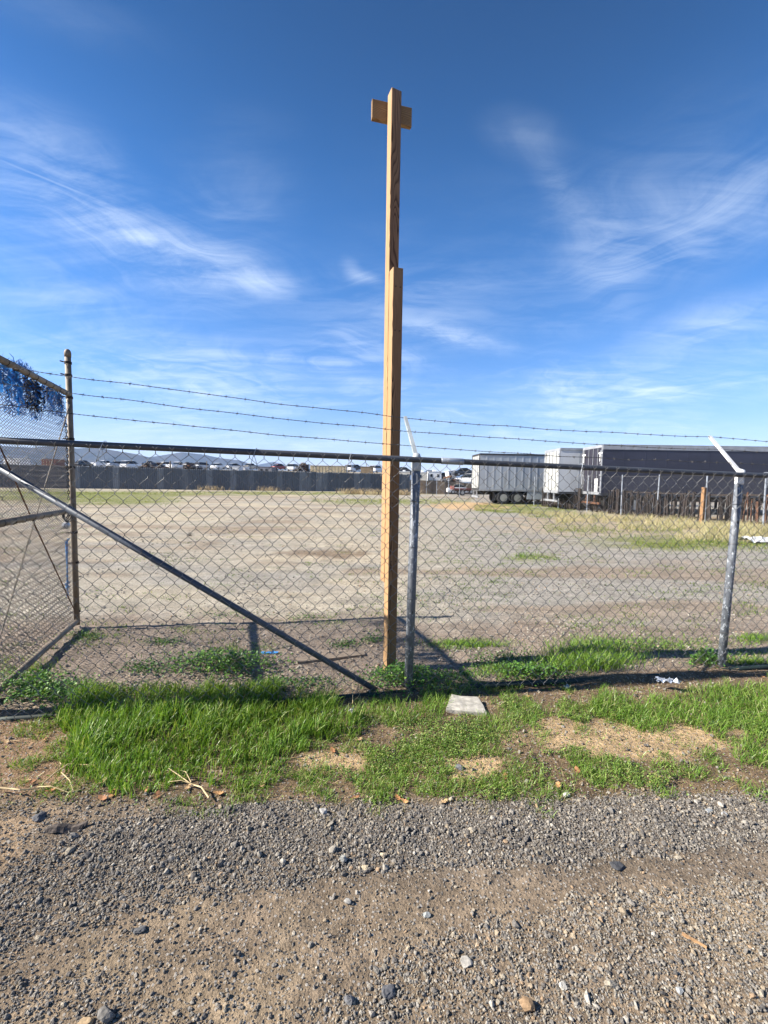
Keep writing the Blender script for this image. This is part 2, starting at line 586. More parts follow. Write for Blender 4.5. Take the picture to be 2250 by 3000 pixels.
def build_ground():
    def axis(lo, hi, fine, far, g):
        a = list(np.arange(lo, hi, fine)); s = fine
        while a[-1] < far:
            s *= g; a.append(a[-1] + s)
        return a
    xp = axis(0, 3.6, 0.026, 4500, 1.11)
    xs = np.array([-v for v in xp[:0:-1]] + xp)
    yp = axis(0.9, 4.6, 0.026, 7000, 1.055)
    yn = [0.9 - 0.1 * 1.5 ** k for k in range(1, 22)]
    ys = np.array(yn[::-1] + yp)
    X, Y = np.meshgrid(xs, ys)
    Z = zg(X, Y)
    px, py = proj(X, Y, 0 * X)
    front = Y > 0.6
    px = np.where(front, px, 1125 + X * 400); py = np.where(front, py, 3500)
    nz = fbm(X * 1.3, Y * 1.3, 41, 4); nf = fbm(X * 6, Y * 6, 43, 4); ng = fbm(X * 25, Y * 25, 47, 3)
    lerp = lambda c, d, t: c * (1 - t[..., None]) + np.array(d) * t[..., None]
    road = np.array((0.215, 0.163, 0.112)); ridge = np.array((0.125, 0.104, 0.082)); sand = np.array((0.42, 0.295, 0.165))
    C = np.broadcast_to(road, X.shape + (3,)).copy()
    edge = 2440 + 90 * sstep(px, 900, 0) - 50 * sstep(px, 1500, 2250)
    C = lerp(C, ridge, np.exp(-((py - edge) / 120) ** 2))
    C = lerp(C, (0.245, 0.175, 0.11), sstep(px + nf * 300, 560, 150) * sstep(py, 2340, 2400) * sstep(py, 2640, 2520))
    C = lerp(C, (0.15, 0.12, 0.09), sstep(nf, 0.5, 0.75) * 0.6)
    C = lerp(C, (0.27, 0.205, 0.135), sstep(nz + 0.3 * nf, 0.62, 0.85) * sstep(py, 2560, 2650))
    # strip under the grass
    soil = np.array((0.17, 0.118, 0.072))
    strip = sstep(py + (nf - 0.5) * 60, 2370, 2320)
    C = lerp(C, soil, strip)
    def ell(cx, cy, rx, ry, soft=0.5):
        q = np.hypot((px - cx) / rx, (py - cy) / ry) + (nf - 0.5) * 0.9 + (nz - 0.5) * 0.5
        return sstep(q, 1 + soft * 0.5, 1 - soft * 0.5)
    for e in [(1880, 2165, 340, 62), (1400, 2250, 95, 42), (980, 2225, 120, 36), (2100, 2130, 160, 30)]:
        C = lerp(C, sand, ell(*e) * strip)
    C = lerp(C, (0.26, 0.165, 0.10), ell(60, 2200, 160, 130) * strip * 0.8)
    # behind the fence: brown trampled soil, then the pale yard
    d = fence_d(X, Y)
    inside = sstep(d, -0.05, 0.1) * front
    mul = np.array((0.235, 0.185, 0.14)); yard = np.array((0.345, 0.305, 0.237)); grey = np.array((0.26, 0.242, 0.212)); tan = np.array((0.41, 0.345, 0.245))
    Ci = np.broadcast_to(mul, X.shape + (3,)).copy()
    beyond = sstep(py + (nz - 0.5) * 90 + (nf - 0.5) * 50 - 0.0 * px, 1850, 1775)
    Ci = lerp(Ci, yard, beyond)
    st = fbm(X * 0.22, Y * 0.9, 61, 5)           # tyre-swept streaks lie across the view
    st2 = fbm(X * 0.6 + 9, Y * 2.2, 67, 4)
    Ci = lerp(Ci, tan, sstep(st, 0.48, 0.66) * beyond * sstep(px, 1350, 900))
    Ci = lerp(Ci, grey, np.maximum(sstep(st2, 0.5, 0.7) * 0.7, sstep(px, 1150, 1500) * 0.75) * beyond)
    Ci = lerp(Ci, (0.23, 0.16, 0.10), sstep(st, 0.42, 0.33) * beyond * 0.6)
    Ci = lerp(Ci, (0.17, 0.115, 0.07), ell(960, 1622, 130, 12) * 0.8)
    Ci = lerp(Ci, (0.20, 0.15, 0.10), ell(600, 1590, 70, 7) * 0.7)
    Ci = lerp(Ci, (0.47, 0.31, 0.16), ell(1370, 1482, 110, 12) * 0.9)
    Ci = lerp(Ci, (0.36, 0.27, 0.15), ell(1900, 1540, 420, 34) * 0.5)
    green = (0.165, 0.175, 0.045)
    for e in [(330, 1460, 200, 22), (1540, 1488, 150, 18), (640, 1446, 600, 6), (2000, 1590, 300, 22), (1560, 1634, 90, 10), (1150, 1470, 220, 9), (60, 1452, 260, 20)]:
        C_ = ell(*e); Ci = lerp(Ci, green, C_ * sstep(nf, 0.25, 0.5) * 0.85)
    far = sstep(Y, 60, 75)
    Ci = lerp(Ci, (0.25, 0.225, 0.15), far)
    C = C * (1 - inside[..., None]) + Ci * inside[..., None]
    C *= (0.86 + 0.28 * ng)[..., None]
    n, m = len(xs), len(ys)
    idx = np.arange(n * m).reshape(m, n)
    F = np.stack([idx[:-1, :-1], idx[:-1, 1:], idx[1:, 1:], idx[1:, :-1]], -1).reshape(-1, 4)
    mb = MB(); mb.add(np.stack([X, Y, Z], -1).reshape(-1, 3), F, C.reshape(-1, 3))

    def fn(T):
        a = T.n('ShaderNodeAttribute', {'attribute_name': 'col'}).outputs[0]
        co = coord(T)
        n1 = T.noise(co, 130.0, 5, 0.7)
        n2 = T.noise(co, 28.0, 5, 0.65)
        n3 = T.noise(T.n('ShaderNodeMapping', None, Vector=co, Scale=(0.6, 1.3, 1)).outputs[0], 2.6, 12, 0.78)
        vor = T.n('ShaderNodeTexVoronoi', None, Vector=co, Scale=70.0)
        k = T.math('ADD', T.math('MULTIPLY', n1, 0.8), T.math('MULTIPLY', n2, 0.6))
        col = T.mix(1.0, a, T.ramp(k, [(0.48, 0.45), (0.92, 1.6)]), 'MULTIPLY')
        col = T.mix(1.0, col, T.ramp(n3, [(0.32, 0.58), (0.68, 1.36)]), 'MULTIPLY')
        # scattered grit: light and dark grains
        g = T.n('ShaderNodeSeparateColor', None, Color=vor.outputs['Color'])
        grit = T.mapr(vor.outputs['Distance'], 0.42, 0.30)
        col = T.mix(T.math('MULTIPLY', grit, T.mapr(g.outputs[0], 0.66, 0.70)), col, (0.34, 0.31, 0.27))
        col = T.mix(T.math('MULTIPLY', grit, T.mapr(g.outputs[0], 0.26, 0.22)), col, (0.075, 0.07, 0.065))
        h = T.math('ADD', T.math('MULTIPLY', n1, 0.5), T.math('ADD', T.math('MULTIPLY', n2, 0.9), T.math('MULTIPLY', grit, 0.25)))
        return bsdf(T, col, 0.95, 0, bump(T, h, 0.9, 0.018), 0.15)
    o = mb.build('ground', mat('soil', fn), smooth=True, kind='structure')
    return o


build_ground()


# ------------------------------------------------------------------ hills and haze
def build_hills():
    def fn(T):
        co = coord(T)
        n = T.noise(co, 0.006, 8, 0.6); n2 = T.noise(co, 0.03, 6, 0.65)
        col = T.mix(T.mapr(n, 0.35, 0.65), (0.055, 0.045, 0.032), (0.03, 0.032, 0.024))
        col = T.mix(T.mapr(n2, 0.5, 0.7, 0, 0.6), col, (0.02, 0.022, 0.016))
        return bsdf(T, col, 0.95, 0, None, 0.1)
    m = mat('hill scrub', fn)
    ranges = [(2300, 900, [(-700, 1318), (-350, 1296), (-120, 1306), (0, 1303), (90, 1309), (170, 1302), (225, 1311), (262, 1309), (300, 1311), (350, 1320), (400, 1328), (440, 1338), (520, 1356), (600, 1375), (700, 1400)]),
              (3000, 900, [(300, 1400), (380, 1352), (430, 1338), (480, 1331), (530, 1323), (560, 1325), (600, 1330), (650, 1341), (700, 1346), (740, 1358), (800, 1372), (900, 1403)]),
              (4200, 700, [(650, 1402), (720, 1366), (765, 1358), (800, 1351), (830, 1358), (850, 1366), (880, 1361), (905, 1358), (935, 1367), (985, 1366), (1035, 1362), (1080, 1366), (1150, 1372), (1260, 1382), (1400, 1392), (1700, 1412)])]
    for k, (Y, dep, prof) in enumerate(ranges):
        pxs = np.linspace(prof[0][0], prof[-1][0], 260)
        tops = np.interp(pxs, [p[0] for p in prof], [p[1] for p in prof])
        vs = np.linspace(-1, 1.0, 60)
        V = np.zeros((60, 260, 3))
        for i, (a, b) in enumerate(zip(pxs, tops)):
            w = at(a, b, Y)
            yy = Y + vs * dep * (0.5 + 0.5 * (vs > 0))
            x = w.x * yy / Y
            sh = np.clip(1 - np.abs(vs), 0, 1) ** 1.15
            rg = 1 - np.abs(2 * fbm(x * 0.0042, yy * 0.0016, 71 + k, 4) - 1)
            r2 = fbm(x * 0.02, yy * 0.01, 77 + k, 3)
            z = max(w.z, 1) * sh * (1 - (1 - sh) * 0.85 * (1 - rg)) + (r2 - 0.5) * 14 * sh * (1 - sh) * 2
            V[:, i] = np.stack([x, yy, z - 2], -1)
        idx = np.arange(60 * 260).reshape(60, 260)
        F = np.stack([idx[:-1, :-1], idx[:-1, 1:], idx[1:, 1:], idx[1:, :-1]], -1).reshape(-1, 4)
        mb = MB(); mb.add(V.reshape(-1, 3), F)
        mb.build('hills', m, smooth=True, kind='structure')


build_hills()


def build_haze():
    mb = MB(); mb.box((-4600, -1400, -4), (4600, 7100, 330))
    m = bpy.data.materials.new('haze')
    m.use_nodes = True
    T = NT(m.node_tree)
    v = T.n('ShaderNodeVolumePrincipled')
    v.inputs['Color'].default_value = (0.42, 0.62, 1.0, 1)
    v.inputs['Density'].default_value = 0.000115
    v.inputs['Anisotropy'].default_value = 0.0
    o = T.n('ShaderNodeOutputMaterial')
    T.t.links.new(v.outputs[0], o.inputs['Volume'])
    mb.build('haze', m, kind='stuff')


# ------------------------------------------------------------------ far corrugated wall
WA, WB = gnd(-260, 1426), gnd(1196, 1443)
WA = Vector((WA.x, 60.0, 0)) if not (40 < WA.y < 90) else WA
WL = gnd(230, 1431)
WALL_A = WL + (WL - gnd(1100, 1441)) * 0.75
WALL_B = gnd(1100, 1441) + (gnd(1100, 1441) - WL).normalized() * 5.6


def corrugated_mat():
    def fn(T):
        co = coord(T)
        sp = T.n('ShaderNodeSeparateXYZ', None, Vector=co)
        pan = T.n('ShaderNodeTexWhiteNoise', {'noise_dimensions': '1D'}, W=T.math('FLOOR', T.math('DIVIDE', sp.outputs[0], 0.85)))
        col = T.mix(T.mapr(pan.outputs[0], 0.55, 0.95), (0.105, 0.118, 0.135), (0.20, 0.215, 0.23))
        n = T.noise(T.n('ShaderNodeMapping', None, Vector=co, Scale=(2.5, 1, 0.28)).outputs[0], 1.6, 6, 0.65)
        col = T.mix(T.mapr(n, 0.42, 0.7), col, T.mix(0.5, col, (0.06, 0.065, 0.075)))
        n2 = T.noise(T.n('ShaderNodeMapping', None, Vector=co, Scale=(3.5, 1, 0.2)).outputs[0], 1.1, 5, 0.6)
        col = T.mix(T.mapr(n2, 0.66, 0.74, 0, 0.75), col, (0.20, 0.12, 0.075))
        return bsdf(T, col, 0.6, 0.25)
    return mat('corrugated steel', fn)


def build_wall():
    d = WALL_B - WALL_A
    L = d.length
    t = thing('corrugated_wall', 'long grey corrugated steel wall across the far side of the yard', 'wall', WALL_A, math.atan2(d.y, d.x))
    n = int(L / 0.045)
    xs = np.linspace(0, L, n)
    yy = 0.035 * np.sin(xs * 2 * np.pi / 0.27)
    top = 3.36 - 0.006 * xs + 0.10 * (hash2(np.floor(xs / 0.85), 0 * xs, 5) - 0.5) + 0.02 * np.sin(xs * 2 * np.pi / 0.27)
    V = np.concatenate([np.stack([xs, yy, 0 * xs - 0.1], -1), np.stack([xs, yy, top], -1), np.stack([xs, yy + 0.012, 0 * xs - 0.1], -1), np.stack([xs, yy + 0.012, top], -1)])
    i = np.arange(n - 1)
    F = np.concatenate([np.stack([i, i + 1, n + i + 1, n + i], -1), np.stack([2 * n + i + 1, 2 * n + i, 3 * n + i, 3 * n + i + 1], -1), np.stack([n + i, n + i + 1, 3 * n + i + 1, 3 * n + i], -1)])
    mb = MB(); mb.add(V, F)
    mb.build('sheet_panels', corrugated_mat(), t, local=True)
    p = MB()
    for x in np.arange(1, L, 2.6):
        p.box((x, 0.09, -0.1), (x + 0.09, 0.18, 3.0))
    for z in (0.6, 1.7, 2.7):
        p.box((0.2, 0.05, z), (L - 0.2, 0.088, z + 0.08))
    p.build('support_frame', M_plank, t, local=True)


build_wall()

# ------------------------------------------------------------------ the wrecking yard behind the wall
M_carpaint = obj_color_mat('car paint', 0.3)
M_glass = plain('dark car glass', (0.02, 0.025, 0.03), 0.08, 0, 0.2, 4)
M_scrap = attr_mat('scrap', 0.7, 0, 0.4, 3, 0)


def mound():
    """raised ground the wrecks stand on"""
    xs = np.linspace(-95, 40, 90); ys = np.linspace(64, 125, 40)
    X, Y = np.meshgrid(xs, ys)
    top = 2.75 + .032 * np.clip(Y - 72, 0, 60) * (X < 1.5) - 1.75 * sstep(X, 1.5, 7)
    base = WALL_A.y + (X - WALL_A.x) * (WALL_B - WALL_A).y / (WALL_B - WALL_A).x
    base = np.where(X > WALL_B.x, WALL_B.y, base)
    up = sstep(Y, base + 1.5, base + 7) * sstep(X, -95, -90) * sstep(Y, 125, 118) * sstep(X, 40, 30)
    Z = -0.15 + (top + 0.15) * up + (fbm(X * .3, Y * .3, 9, 3) - .5) * 0.25 * up
    idx = np.arange(X.size).reshape(X.shape)
    F = np.stack([idx[:-1, :-1], idx[:-1, 1:], idx[1:, 1:], idx[1:, :-1]], -1).reshape(-1, 4)
    mb = MB(); mb.add(np.stack([X, Y, Z], -1).reshape(-1, 3), F)
    mb.build('mound', plain('mound soil', (0.25, 0.21, 0.15), 0.95, 0, 0.25, 0.4), smooth=True, kind='structure')


mound()


def wheel_parts(parent, x, y, r, w, z=None):
    z = r if z is None else z
    mb = MB(); mb.tube([(x, y - w / 2, z), (x, y - w / 2 + 0.04, z), (x, y + w / 2 - 0.04, z), (x, y + w / 2, z)], [r * 0.93, r, r, r * 0.93], 24, ref=(0, 0, 1))
    wh = mb.build('wheel', M_black, parent, local=True)
    rm = MB(); rm.tube([(x, y - w / 2 - 0.012, z), (x, y + w / 2 + 0.012, z)], r * 0.58, 18, ref=(0, 0, 1))
    rm.tube([(x, y - w / 2 - 0.05, z), (x, y + w / 2 + 0.05, z)], r * 0.16, 8, ref=(0, 0, 1))
    rm.build('rim', M_chrome, wh, local=True)


def loft(sections):
    """sections: list of (x, half width, z0, z1, top half width)"""
    V = []; k = 6
    for x, hw, z0, z1, tw in sections:
        V += [(x, -hw * 0.94, z0), (x, -hw, z0 + (z1 - z0) * 0.45), (x, -tw, z1), (x, tw, z1), (x, hw, z0 + (z1 - z0) * 0.45), (x, hw * 0.94, z0)]
    m = len(sections); i = np.arange(m - 1)[:, None] * k; j = np.arange(k)[None, :]; j2 = (j + 1) % k
    F = [np.stack([i + j, i + j2, i + k + j2, i + k + j], -1).reshape(-1, 4), np.arange(k)[::-1][None], (np.arange(k) + (m - 1) * k)[None]]
    return np.array(V), F


def make_car(kind):
    t = thing('scrap_car', 'x', 'car')
    b = MB()
    if kind == 'sedan':
        b.add(*loft([(-2.25, .78, .3, .72, .7), (-2.1, .86, .24, .88, .78), (-1.1, .88, .22, .93, .8), (.7, .88, .22, .93, .8), (1.9, .86, .24, .82, .76), (2.2, .76, .3, .66, .68)]))
        g = loft([(-1.55, .74, .91, .98, .70), (-.85, .76, .9, 1.40, .60), (.25, .76, .9, 1.43, .60), (1.05, .74, .91, .96, .68)])
        r = loft([(-.9, .60, 1.39, 1.425, .56), (-.3, .62, 1.42, 1.47, .56), (.28, .60, 1.42, 1.455, .56)])
    elif kind == 'suv':
        b.add(*loft([(-2.3, .84, .4, 1.0, .8), (-2.2, .92, .34, 1.06, .86), (.8, .93, .32, 1.06, .86), (2.0, .9, .34, .98, .82), (2.3, .8, .42, .85, .74)]))
        g = loft([(-2.2, .84, 1.04, 1.1, .8), (-2.0, .84, 1.04, 1.66, .7), (.3, .84, 1.04, 1.68, .7), (1.1, .8, 1.04, 1.1, .74)])
        r = loft([(-2.06, .70, 1.655, 1.70, .66), (-.8, .73, 1.67, 1.75, .66), (.35, .70, 1.67, 1.71, .66)])
    else:
        b.add(*loft([(-2.6, .88, .45, 1.0, .86), (-.5, .9, .42, 1.02, .86), (-.45, .9, .42, 1.05, .86), (1.2, .9, .42, 1.05, .86), (2.3, .88, .42, 1.0, .8), (2.6, .8, .5, .85, .74)]))
        b.box((-2.58, -.86, 1.0), (-.5, -.8, 1.18)); b.box((-2.58, .8, 1.0), (-.5, .86, 1.18)); b.box((-2.6, -.8, 1.0), (-2.54, .8, 1.18))
        g = loft([(-.55, .8, 1.03, 1.1, .76), (-.45, .8, 1.03, 1.66, .66), (.5, .8, 1.03, 1.66, .66), (1.25, .76, 1.03, 1.08, .72)])
        r = loft([(-.5, .66, 1.65, 1.69, .62), (.1, .68, 1.67, 1.74, .62), (.52, .66, 1.65, 1.69, .62)])
    b.build('body', M_carpaint, t, local=True, bevel=0.04)
    gm = MB(); gm.add(*g); gm.build('window_band', M_glass, t, local=True)
    rm = MB(); rm.add(*r); rm.build('roof', M_carpaint, t, local=True)
    for x in (-1.35, 1.35):
        for y in (-.78, .78):
            wheel_parts(t, x, y, 0.32, 0.2)
    return t


protos = {k: make_car(k) for k in ('sedan', 'suv', 'pickup')}
used = {k: False for k in protos}


def ztop(X, Y=72):
    return 2.75 + .032 * max(0, Y - 72) * (X < 1.5) - 1.75 * float(sstep(X, 1.5, 7))


def place_car(kind, px, Y, rot, color, label, dz=0.0, group='wrecked cars in the scrapyard behind the wall'):
    t = protos[kind] if not used[kind] else copy_tree(protos[kind])
    used[kind] = True
    if group.startswith('wrecked cars in'):
        Y += 22; rot = 48 + (rot * 7) % 45; dz = dz * .7 + .12
    w = at(px, 1400, Y)
    t.location = (w.x, Y, ztop(w.x, Y) + dz)
    t.rotation_euler = (0, R(random.uniform(-3, 3)), R(rot))
    t['label'] = label; t['category'] = 'car'; t['group'] = group
    for c in t.children:
        c.color = (*color, 1)
    return t


WHITE, SILV, DARK, REDC, BEIGE = (.78, .79, .8), (.45, .47, .5), (.035, .04, .05), (.28, .05, .04), (.55, .5, .4)
for a in [('sedan', 245, 72, 12, DARK, 'black scrapped car above the wall just right of the gate post', .35),
          ('pickup', 308, 76, 170, WHITE, 'white pickup with its bed showing above the wall, second wreck from the gate post', .1),
          ('sedan', 346, 76, 60, SILV, 'silver car roof showing above the wall between two white wrecks', .25),
          ('suv', 386, 72, 165, WHITE, 'white boxy wreck with dark windows rising clearly above the grey wall', .05),
          ('sedan', 440, 84, 20, DARK, 'dark wreck at the left end of the brown scrap heap', .5),
          ('sedan', 487, 76, 35, WHITE, 'white car left of a wooden pole behind the wall', .3),
          ('pickup', 522, 74, 10, WHITE, 'white pickup cab just right of a wooden pole behind the wall', -.05),
          ('suv', 597, 82, 80, SILV, 'grey wreck seen end on beside the thin pole behind the wall', .0),
          ('sedan', 640, 80, 5, WHITE, 'low white car roof right of the thin pole behind the wall', .2),
          ('sedan', 688, 82, 40, SILV, 'silver car below the small white sheds', .2),
          ('sedan', 735, 84, 10, BEIGE, 'beige car roof between the white sheds and the long grey roof', .3),
          ('sedan', 818, 84, 8, REDC, 'dark red car roof left of the tangled scrap by the beige trailer', .3),
          ('suv', 862, 80, 30, WHITE, 'white wreck leaning against scrap left of the beige trailer', -.1),
          ('suv', 1026, 84, 75, WHITE, 'white wreck right beside the beige trailer box', -.15),
          ('sedan', 1042, 88, 20, DARK, 'dark wreck between the beige trailer and the brown crate', .5),
          ('suv', 1104, 80, 15, WHITE, 'white wreck left of the tall timber post, right of the brown crate', -.1)]:
    place_car(*a)
for a in [('sedan', 60, 78, 10, SILV, 'silver wreck behind the open gate, left of the red container', .4),
          ('sedan', 182, 78, 15, WHITE, 'white wreck behind the open gate, right of the red container', .4)]:
    place_car(*a)
G2 = 'wrecked cars stacked beside the grey trailer'
for a in [('suv', 1369, 72, 160, WHITE, 'white boxy wreck raised on the pile left of the grey ribbed trailer', 0.45, G2),
          ('sedan', 1350, 62, 8, WHITE, 'low white car on the ground behind the brown screen fence', -0.95, G2),
          ('sedan', 1263, 84, 12, DARK, 'dark wreck on top of the cream campers', 1.5, G2),
          ('sedan', 1300, 84, 25, DARK, 'dark wreck right of the cream campers, left of the tilted van', 1.15, G2),
          ('sedan', 1184, 84, 5, DARK, 'dark wreck above the campers right of the tall timber post', 1.0, G2),
          ('sedan', 1362, 78, 5, DARK, 'dark wreck roof on top of the raised white wreck', 1.9, G2)]:
    place_car(*a)


def scrap_heap(px0, px1, Y, h, label, n=120):
    a, b = at(px0, 1400, Y), at(px1, 1400, Y)
    z = ztop((a.x + b.x) / 2) - 0.1
    mb = MB()
    r = random.Random(px0)
    for i in range(n):
        u = r.random(); x = a.x + (b.x - a.x) * u
        hh = h * (0.4 + 0.6 * math.sin(math.pi * min(max(u, .05), .95))) * r.random() ** 0.6
        M = Matrix.Translation((x, Y + r.uniform(-1.5, 1.5), z + hh)) @ Matrix.Rotation(r.uniform(0, 6.3), 4, 'Z') @ Matrix.Rotation(r.uniform(-1.2, 1.2), 4, 'X')
        c = r.choice([(.05, .05, .055), (.08, .05, .035), (.16, .08, .04), (.13, .13, .14), (.3, .3, .31), (.03, .03, .03)])
        if r.random() < .45:
            mb.tube([M @ Vector((-.6, 0, 0)), M @ Vector((0, r.uniform(-.2, .2), .1)), M @ Vector((.6, 0, 0))], .035, 5, c)
        else:
            s = r.uniform(.15, .5); mb.box((-s, -s * .7, -.03), (s, s * .7, .03 + s * .3), M, c)
    o = mb.build('scrap_heap', M_scrap)
    tag(center(o), label, 'scrap heap')


scrap_heap(425, 482, 78, 1.75, 'brown tangled scrap heap above the wall between two white wrecks')
scrap_heap(542, 582, 78, 1.8, 'dark scrap heap above the wall right of the white pickup')
scrap_heap(868, 906, 78, 2.1, 'dark tangled scrap just left of the beige trailer box')
scrap_heap(1290, 1345, 70, 1.7, 'rusty scrap pile behind the brown screen fence', 160)


def pole(px, ytop, Y, label, r=.13):
    w = at(px, ytop, Y)
    mb = MB(); mb.tube([(w.x, Y, ztop(w.x) - .2), (w.x + .05, Y, (w.z + 2) / 2), (w.x + .02, Y, w.z)], [r, r * .95, r * .85], 8)
    tag(center(mb.build('wooden_pole', M_plank)), label, 'pole')


pole(498, 1350, 75, 'short brown wooden pole standing behind the wall beside white wrecks')
pole(605, 1351, 75, 'thin pole standing behind the wall beside a grey wreck', .07)
pole(1073, 1356, 85, 'thin dark pole rising from behind the brown crate', .06)


def box_thing(name, px0, px1, y0, y1, Y, m, label, cat, depth=2.6, roofm=None, details=None, group=None, rot=0):
    a, b = at(px0, y0, Y), at(px1, y0, Y)
    zt = a.z; zb = ztop((a.x + b.x) / 2) - .1
    L = b.x - a.x
    t = thing(name, label, cat, (a.x, Y, zb), R(rot), group)
    h = zt - zb
    mb = MB(); mb.box((0, 0, 0), (L, depth, h))
    mb.build('box', m, t, local=True, bevel=.04)
    rf = MB(); rf.box((-.04, -.04, h + .003), (L + .04, depth + .04, h + .09))
    rf.build('roof', roofm or m, t, local=True)
    if details:
        details(t, L, depth, h)
    return t


M_beige = plain('beige paint', (.52, .43, .27), .6, 0, .15, .7)
M_white = plain('white paint', (.76, .76, .74), .5, 0, .1, 1.2)
M_cream = plain('cream paint', (.68, .63, .52), .5, 0, .12, 1.0)
M_brownbox = plain('brown plywood', (.30, .22, .13), .8, 0, .25, 1.5)
M_redpaint = plain('red paint', (.20, .06, .045), .6, 0, .25, 1)
M_greyroof = plain('grey roofing', (.24, .23, .24), .8, 0, .2, .8)


def ribs(t, L, d, h):
    mb = MB()
    for x in np.arange(.4, L - .2, .6):
        mb.box((x, -.03, .1), (x + .05, 0, h - .1))
    mb.build('side_rib', M_beige, t, local=True)
    db = MB(); db.box((-.03, .12, .15), (0, d - .12, h - .15)); db.build('end_door', M_white, t, local=True)


def windows(t, L, d, h):
    for x in np.arange(L * .18, L * .85, max(L * .33, 1.2)):
        mb = MB(); mb.box((x, -.025, h - .95), (x + L * .16, 0, h - .4)); mb.build('window', M_glass, t, local=True)


def rv_details(t, L, d, h):
    windows(t, L, d, h)
    st = MB(); st.box((.05, -.012, h * .32), (L - .05, 0, h * .42)); st.build('stripe', M_brownbox, t, local=True)
    ac = MB(); ac.box((L * .4, d * .3, h + .09), (L * .62, d * .7, h + .36)); ac.build('roof_unit', M_white, t, local=True)
    for x in (L * .2, L * .75):
        wheel_parts(t, x, .1, .36, .24)


box_thing('cargo_trailer', 909, 1014, 1364, 0, 82, M_beige, 'long beige box trailer rising above the wall left of the tall timber post', 'trailer', 2.5, M_white, ribs)
box_thing('plywood_crate', 1057, 1093, 1368, 0, 84, M_brownbox, 'square brown plywood crate above the wall left of the timber post', 'crate', 2.4, None, None)
box_thing('shed', 681, 699, 1368, 0, 95, M_white, 'small white shed above the wall, left of a pair', 'shed', 3, None, windows)
box_thing('shed', 700, 719, 1366, 0, 99, M_white, 'small grey roofed white shed above the wall, right of a pair', 'shed', 3, M_greyroof, windows)
box_thing('long_building', 755, 796, 1368, 0, 100, M_greyroof, 'low building with long grey roof above the wall left of the dark red car', 'building', 6, M_greyroof, windows)
box_thing('shipping_container', 121, 162, 1346, 0, 84, M_redpaint, 'red shipping container seen through the open gate mesh', 'container', 2.5, M_redpaint, ribs)
box_thing('box_trailer', 10, 58, 1343, 0, 84, M_white, 'white box trailer seen through the open gate mesh at left', 'trailer', 2.5, M_white, ribs)
box_thing('camper', 1226, 1252, 1384, 0, 76, M_cream, 'cream camper with dark window right of the steel post, left of a pair', 'camper', 2.3, M_white, rv_details)
box_thing('camper', 1254, 1294, 1382, 0, 78, M_white, 'white camper beside the cream camper, farther from the steel post', 'camper', 2.3, M_white, rv_details)
box_thing('camper', 1168, 1201, 1382, 0, 80, M_cream, 'cream camper roof between the timber post and steel post', 'camper', 2.3, M_white, rv_details)
v = box_thing('cargo_van', 1320, 1341, 1381, 0, 80, M_white, 'white van body tilted among the wrecks left of the grey trailer', 'van', 2.0, M_white, windows)
v.rotation_euler = (0, R(-9), R(10))


# brown screen fence right of the wall
def screen_fence():
    a, b = gnd(1201, 1446), gnd(1398, 1449)
    d = b - a; L = d.length
    t = thing('screen_fence', 'low brown privacy screen fence between the grey wall and the ribbed trailer', 'fence', a, math.atan2(d.y, d.x))
    mb = MB(); n = 80
    xs = np.linspace(0, L, n); yy = .04 * np.sin(xs * 2.1)
    top = 1.95 - .035 * xs + .04 * np.sin(xs * 1.3)
    V = np.concatenate([np.stack([xs, yy, 0 * xs], -1), np.stack([xs, yy, top], -1), np.stack([xs, yy + .02, 0 * xs], -1), np.stack([xs, yy + .02, top], -1)])
    i = np.arange(n - 1)
    mb.add(V, np.concatenate([np.stack([i, i + 1, n + i + 1, n + i], -1), np.stack([2 * n + i + 1, 2 * n + i, 3 * n + i, 3 * n + i + 1], -1), np.stack([n + i, n + i + 1, 3 * n + i + 1, 3 * n + i], -1)]))
    mb.build('screen', plain('brown screen cloth', (.16, .12, .085), .9, 0, .3, 1.2), t, local=True)
    for x in np.arange(0.2, L, 2.4):
        p = MB(); p.tube([(x, -.08, 0), (x, -.08, 2.5)], .035, 8); p.build('post', M_rail, t, local=True)


screen_fence()


# ------------------------------------------------------------------ semi-trailers on the right
M_trl_grey = plain('grey trailer panel', (.40, .43, .465), .45, .1, .08, .8, ((.30, .305, .30), .60), (1.6, 1, .3))
M_trl_rib = plain('ribbed trailer post', (.43, .455, .49), .45, .1, .1, .8)
M_trl_white = plain('white trailer panel', (.52, .545, .575), .4, 0, .07, .9, ((.40, .40, .385), .60), (1.4, 1, .3))
M_trl_dark = plain('navy trailer panel', (.032, .034, .055), .32, 0, .25, .45, ((.065, .062, .07), .56), (.6, 1, 1.6))
M_trl_darkrear = plain('dull navy door', (.026, .024, .036), .5, 0, .25, 1)
M_alu = plain('aluminium rail', (.36, .37, .385), .4, .3, .15, 2)
M_frame = plain('black chassis', (.03, .028, .027), .7, 0, .4, 2)
M_tank = plain('rear white door', (.43, .43, .405), .45, 0, .12, 1.2)


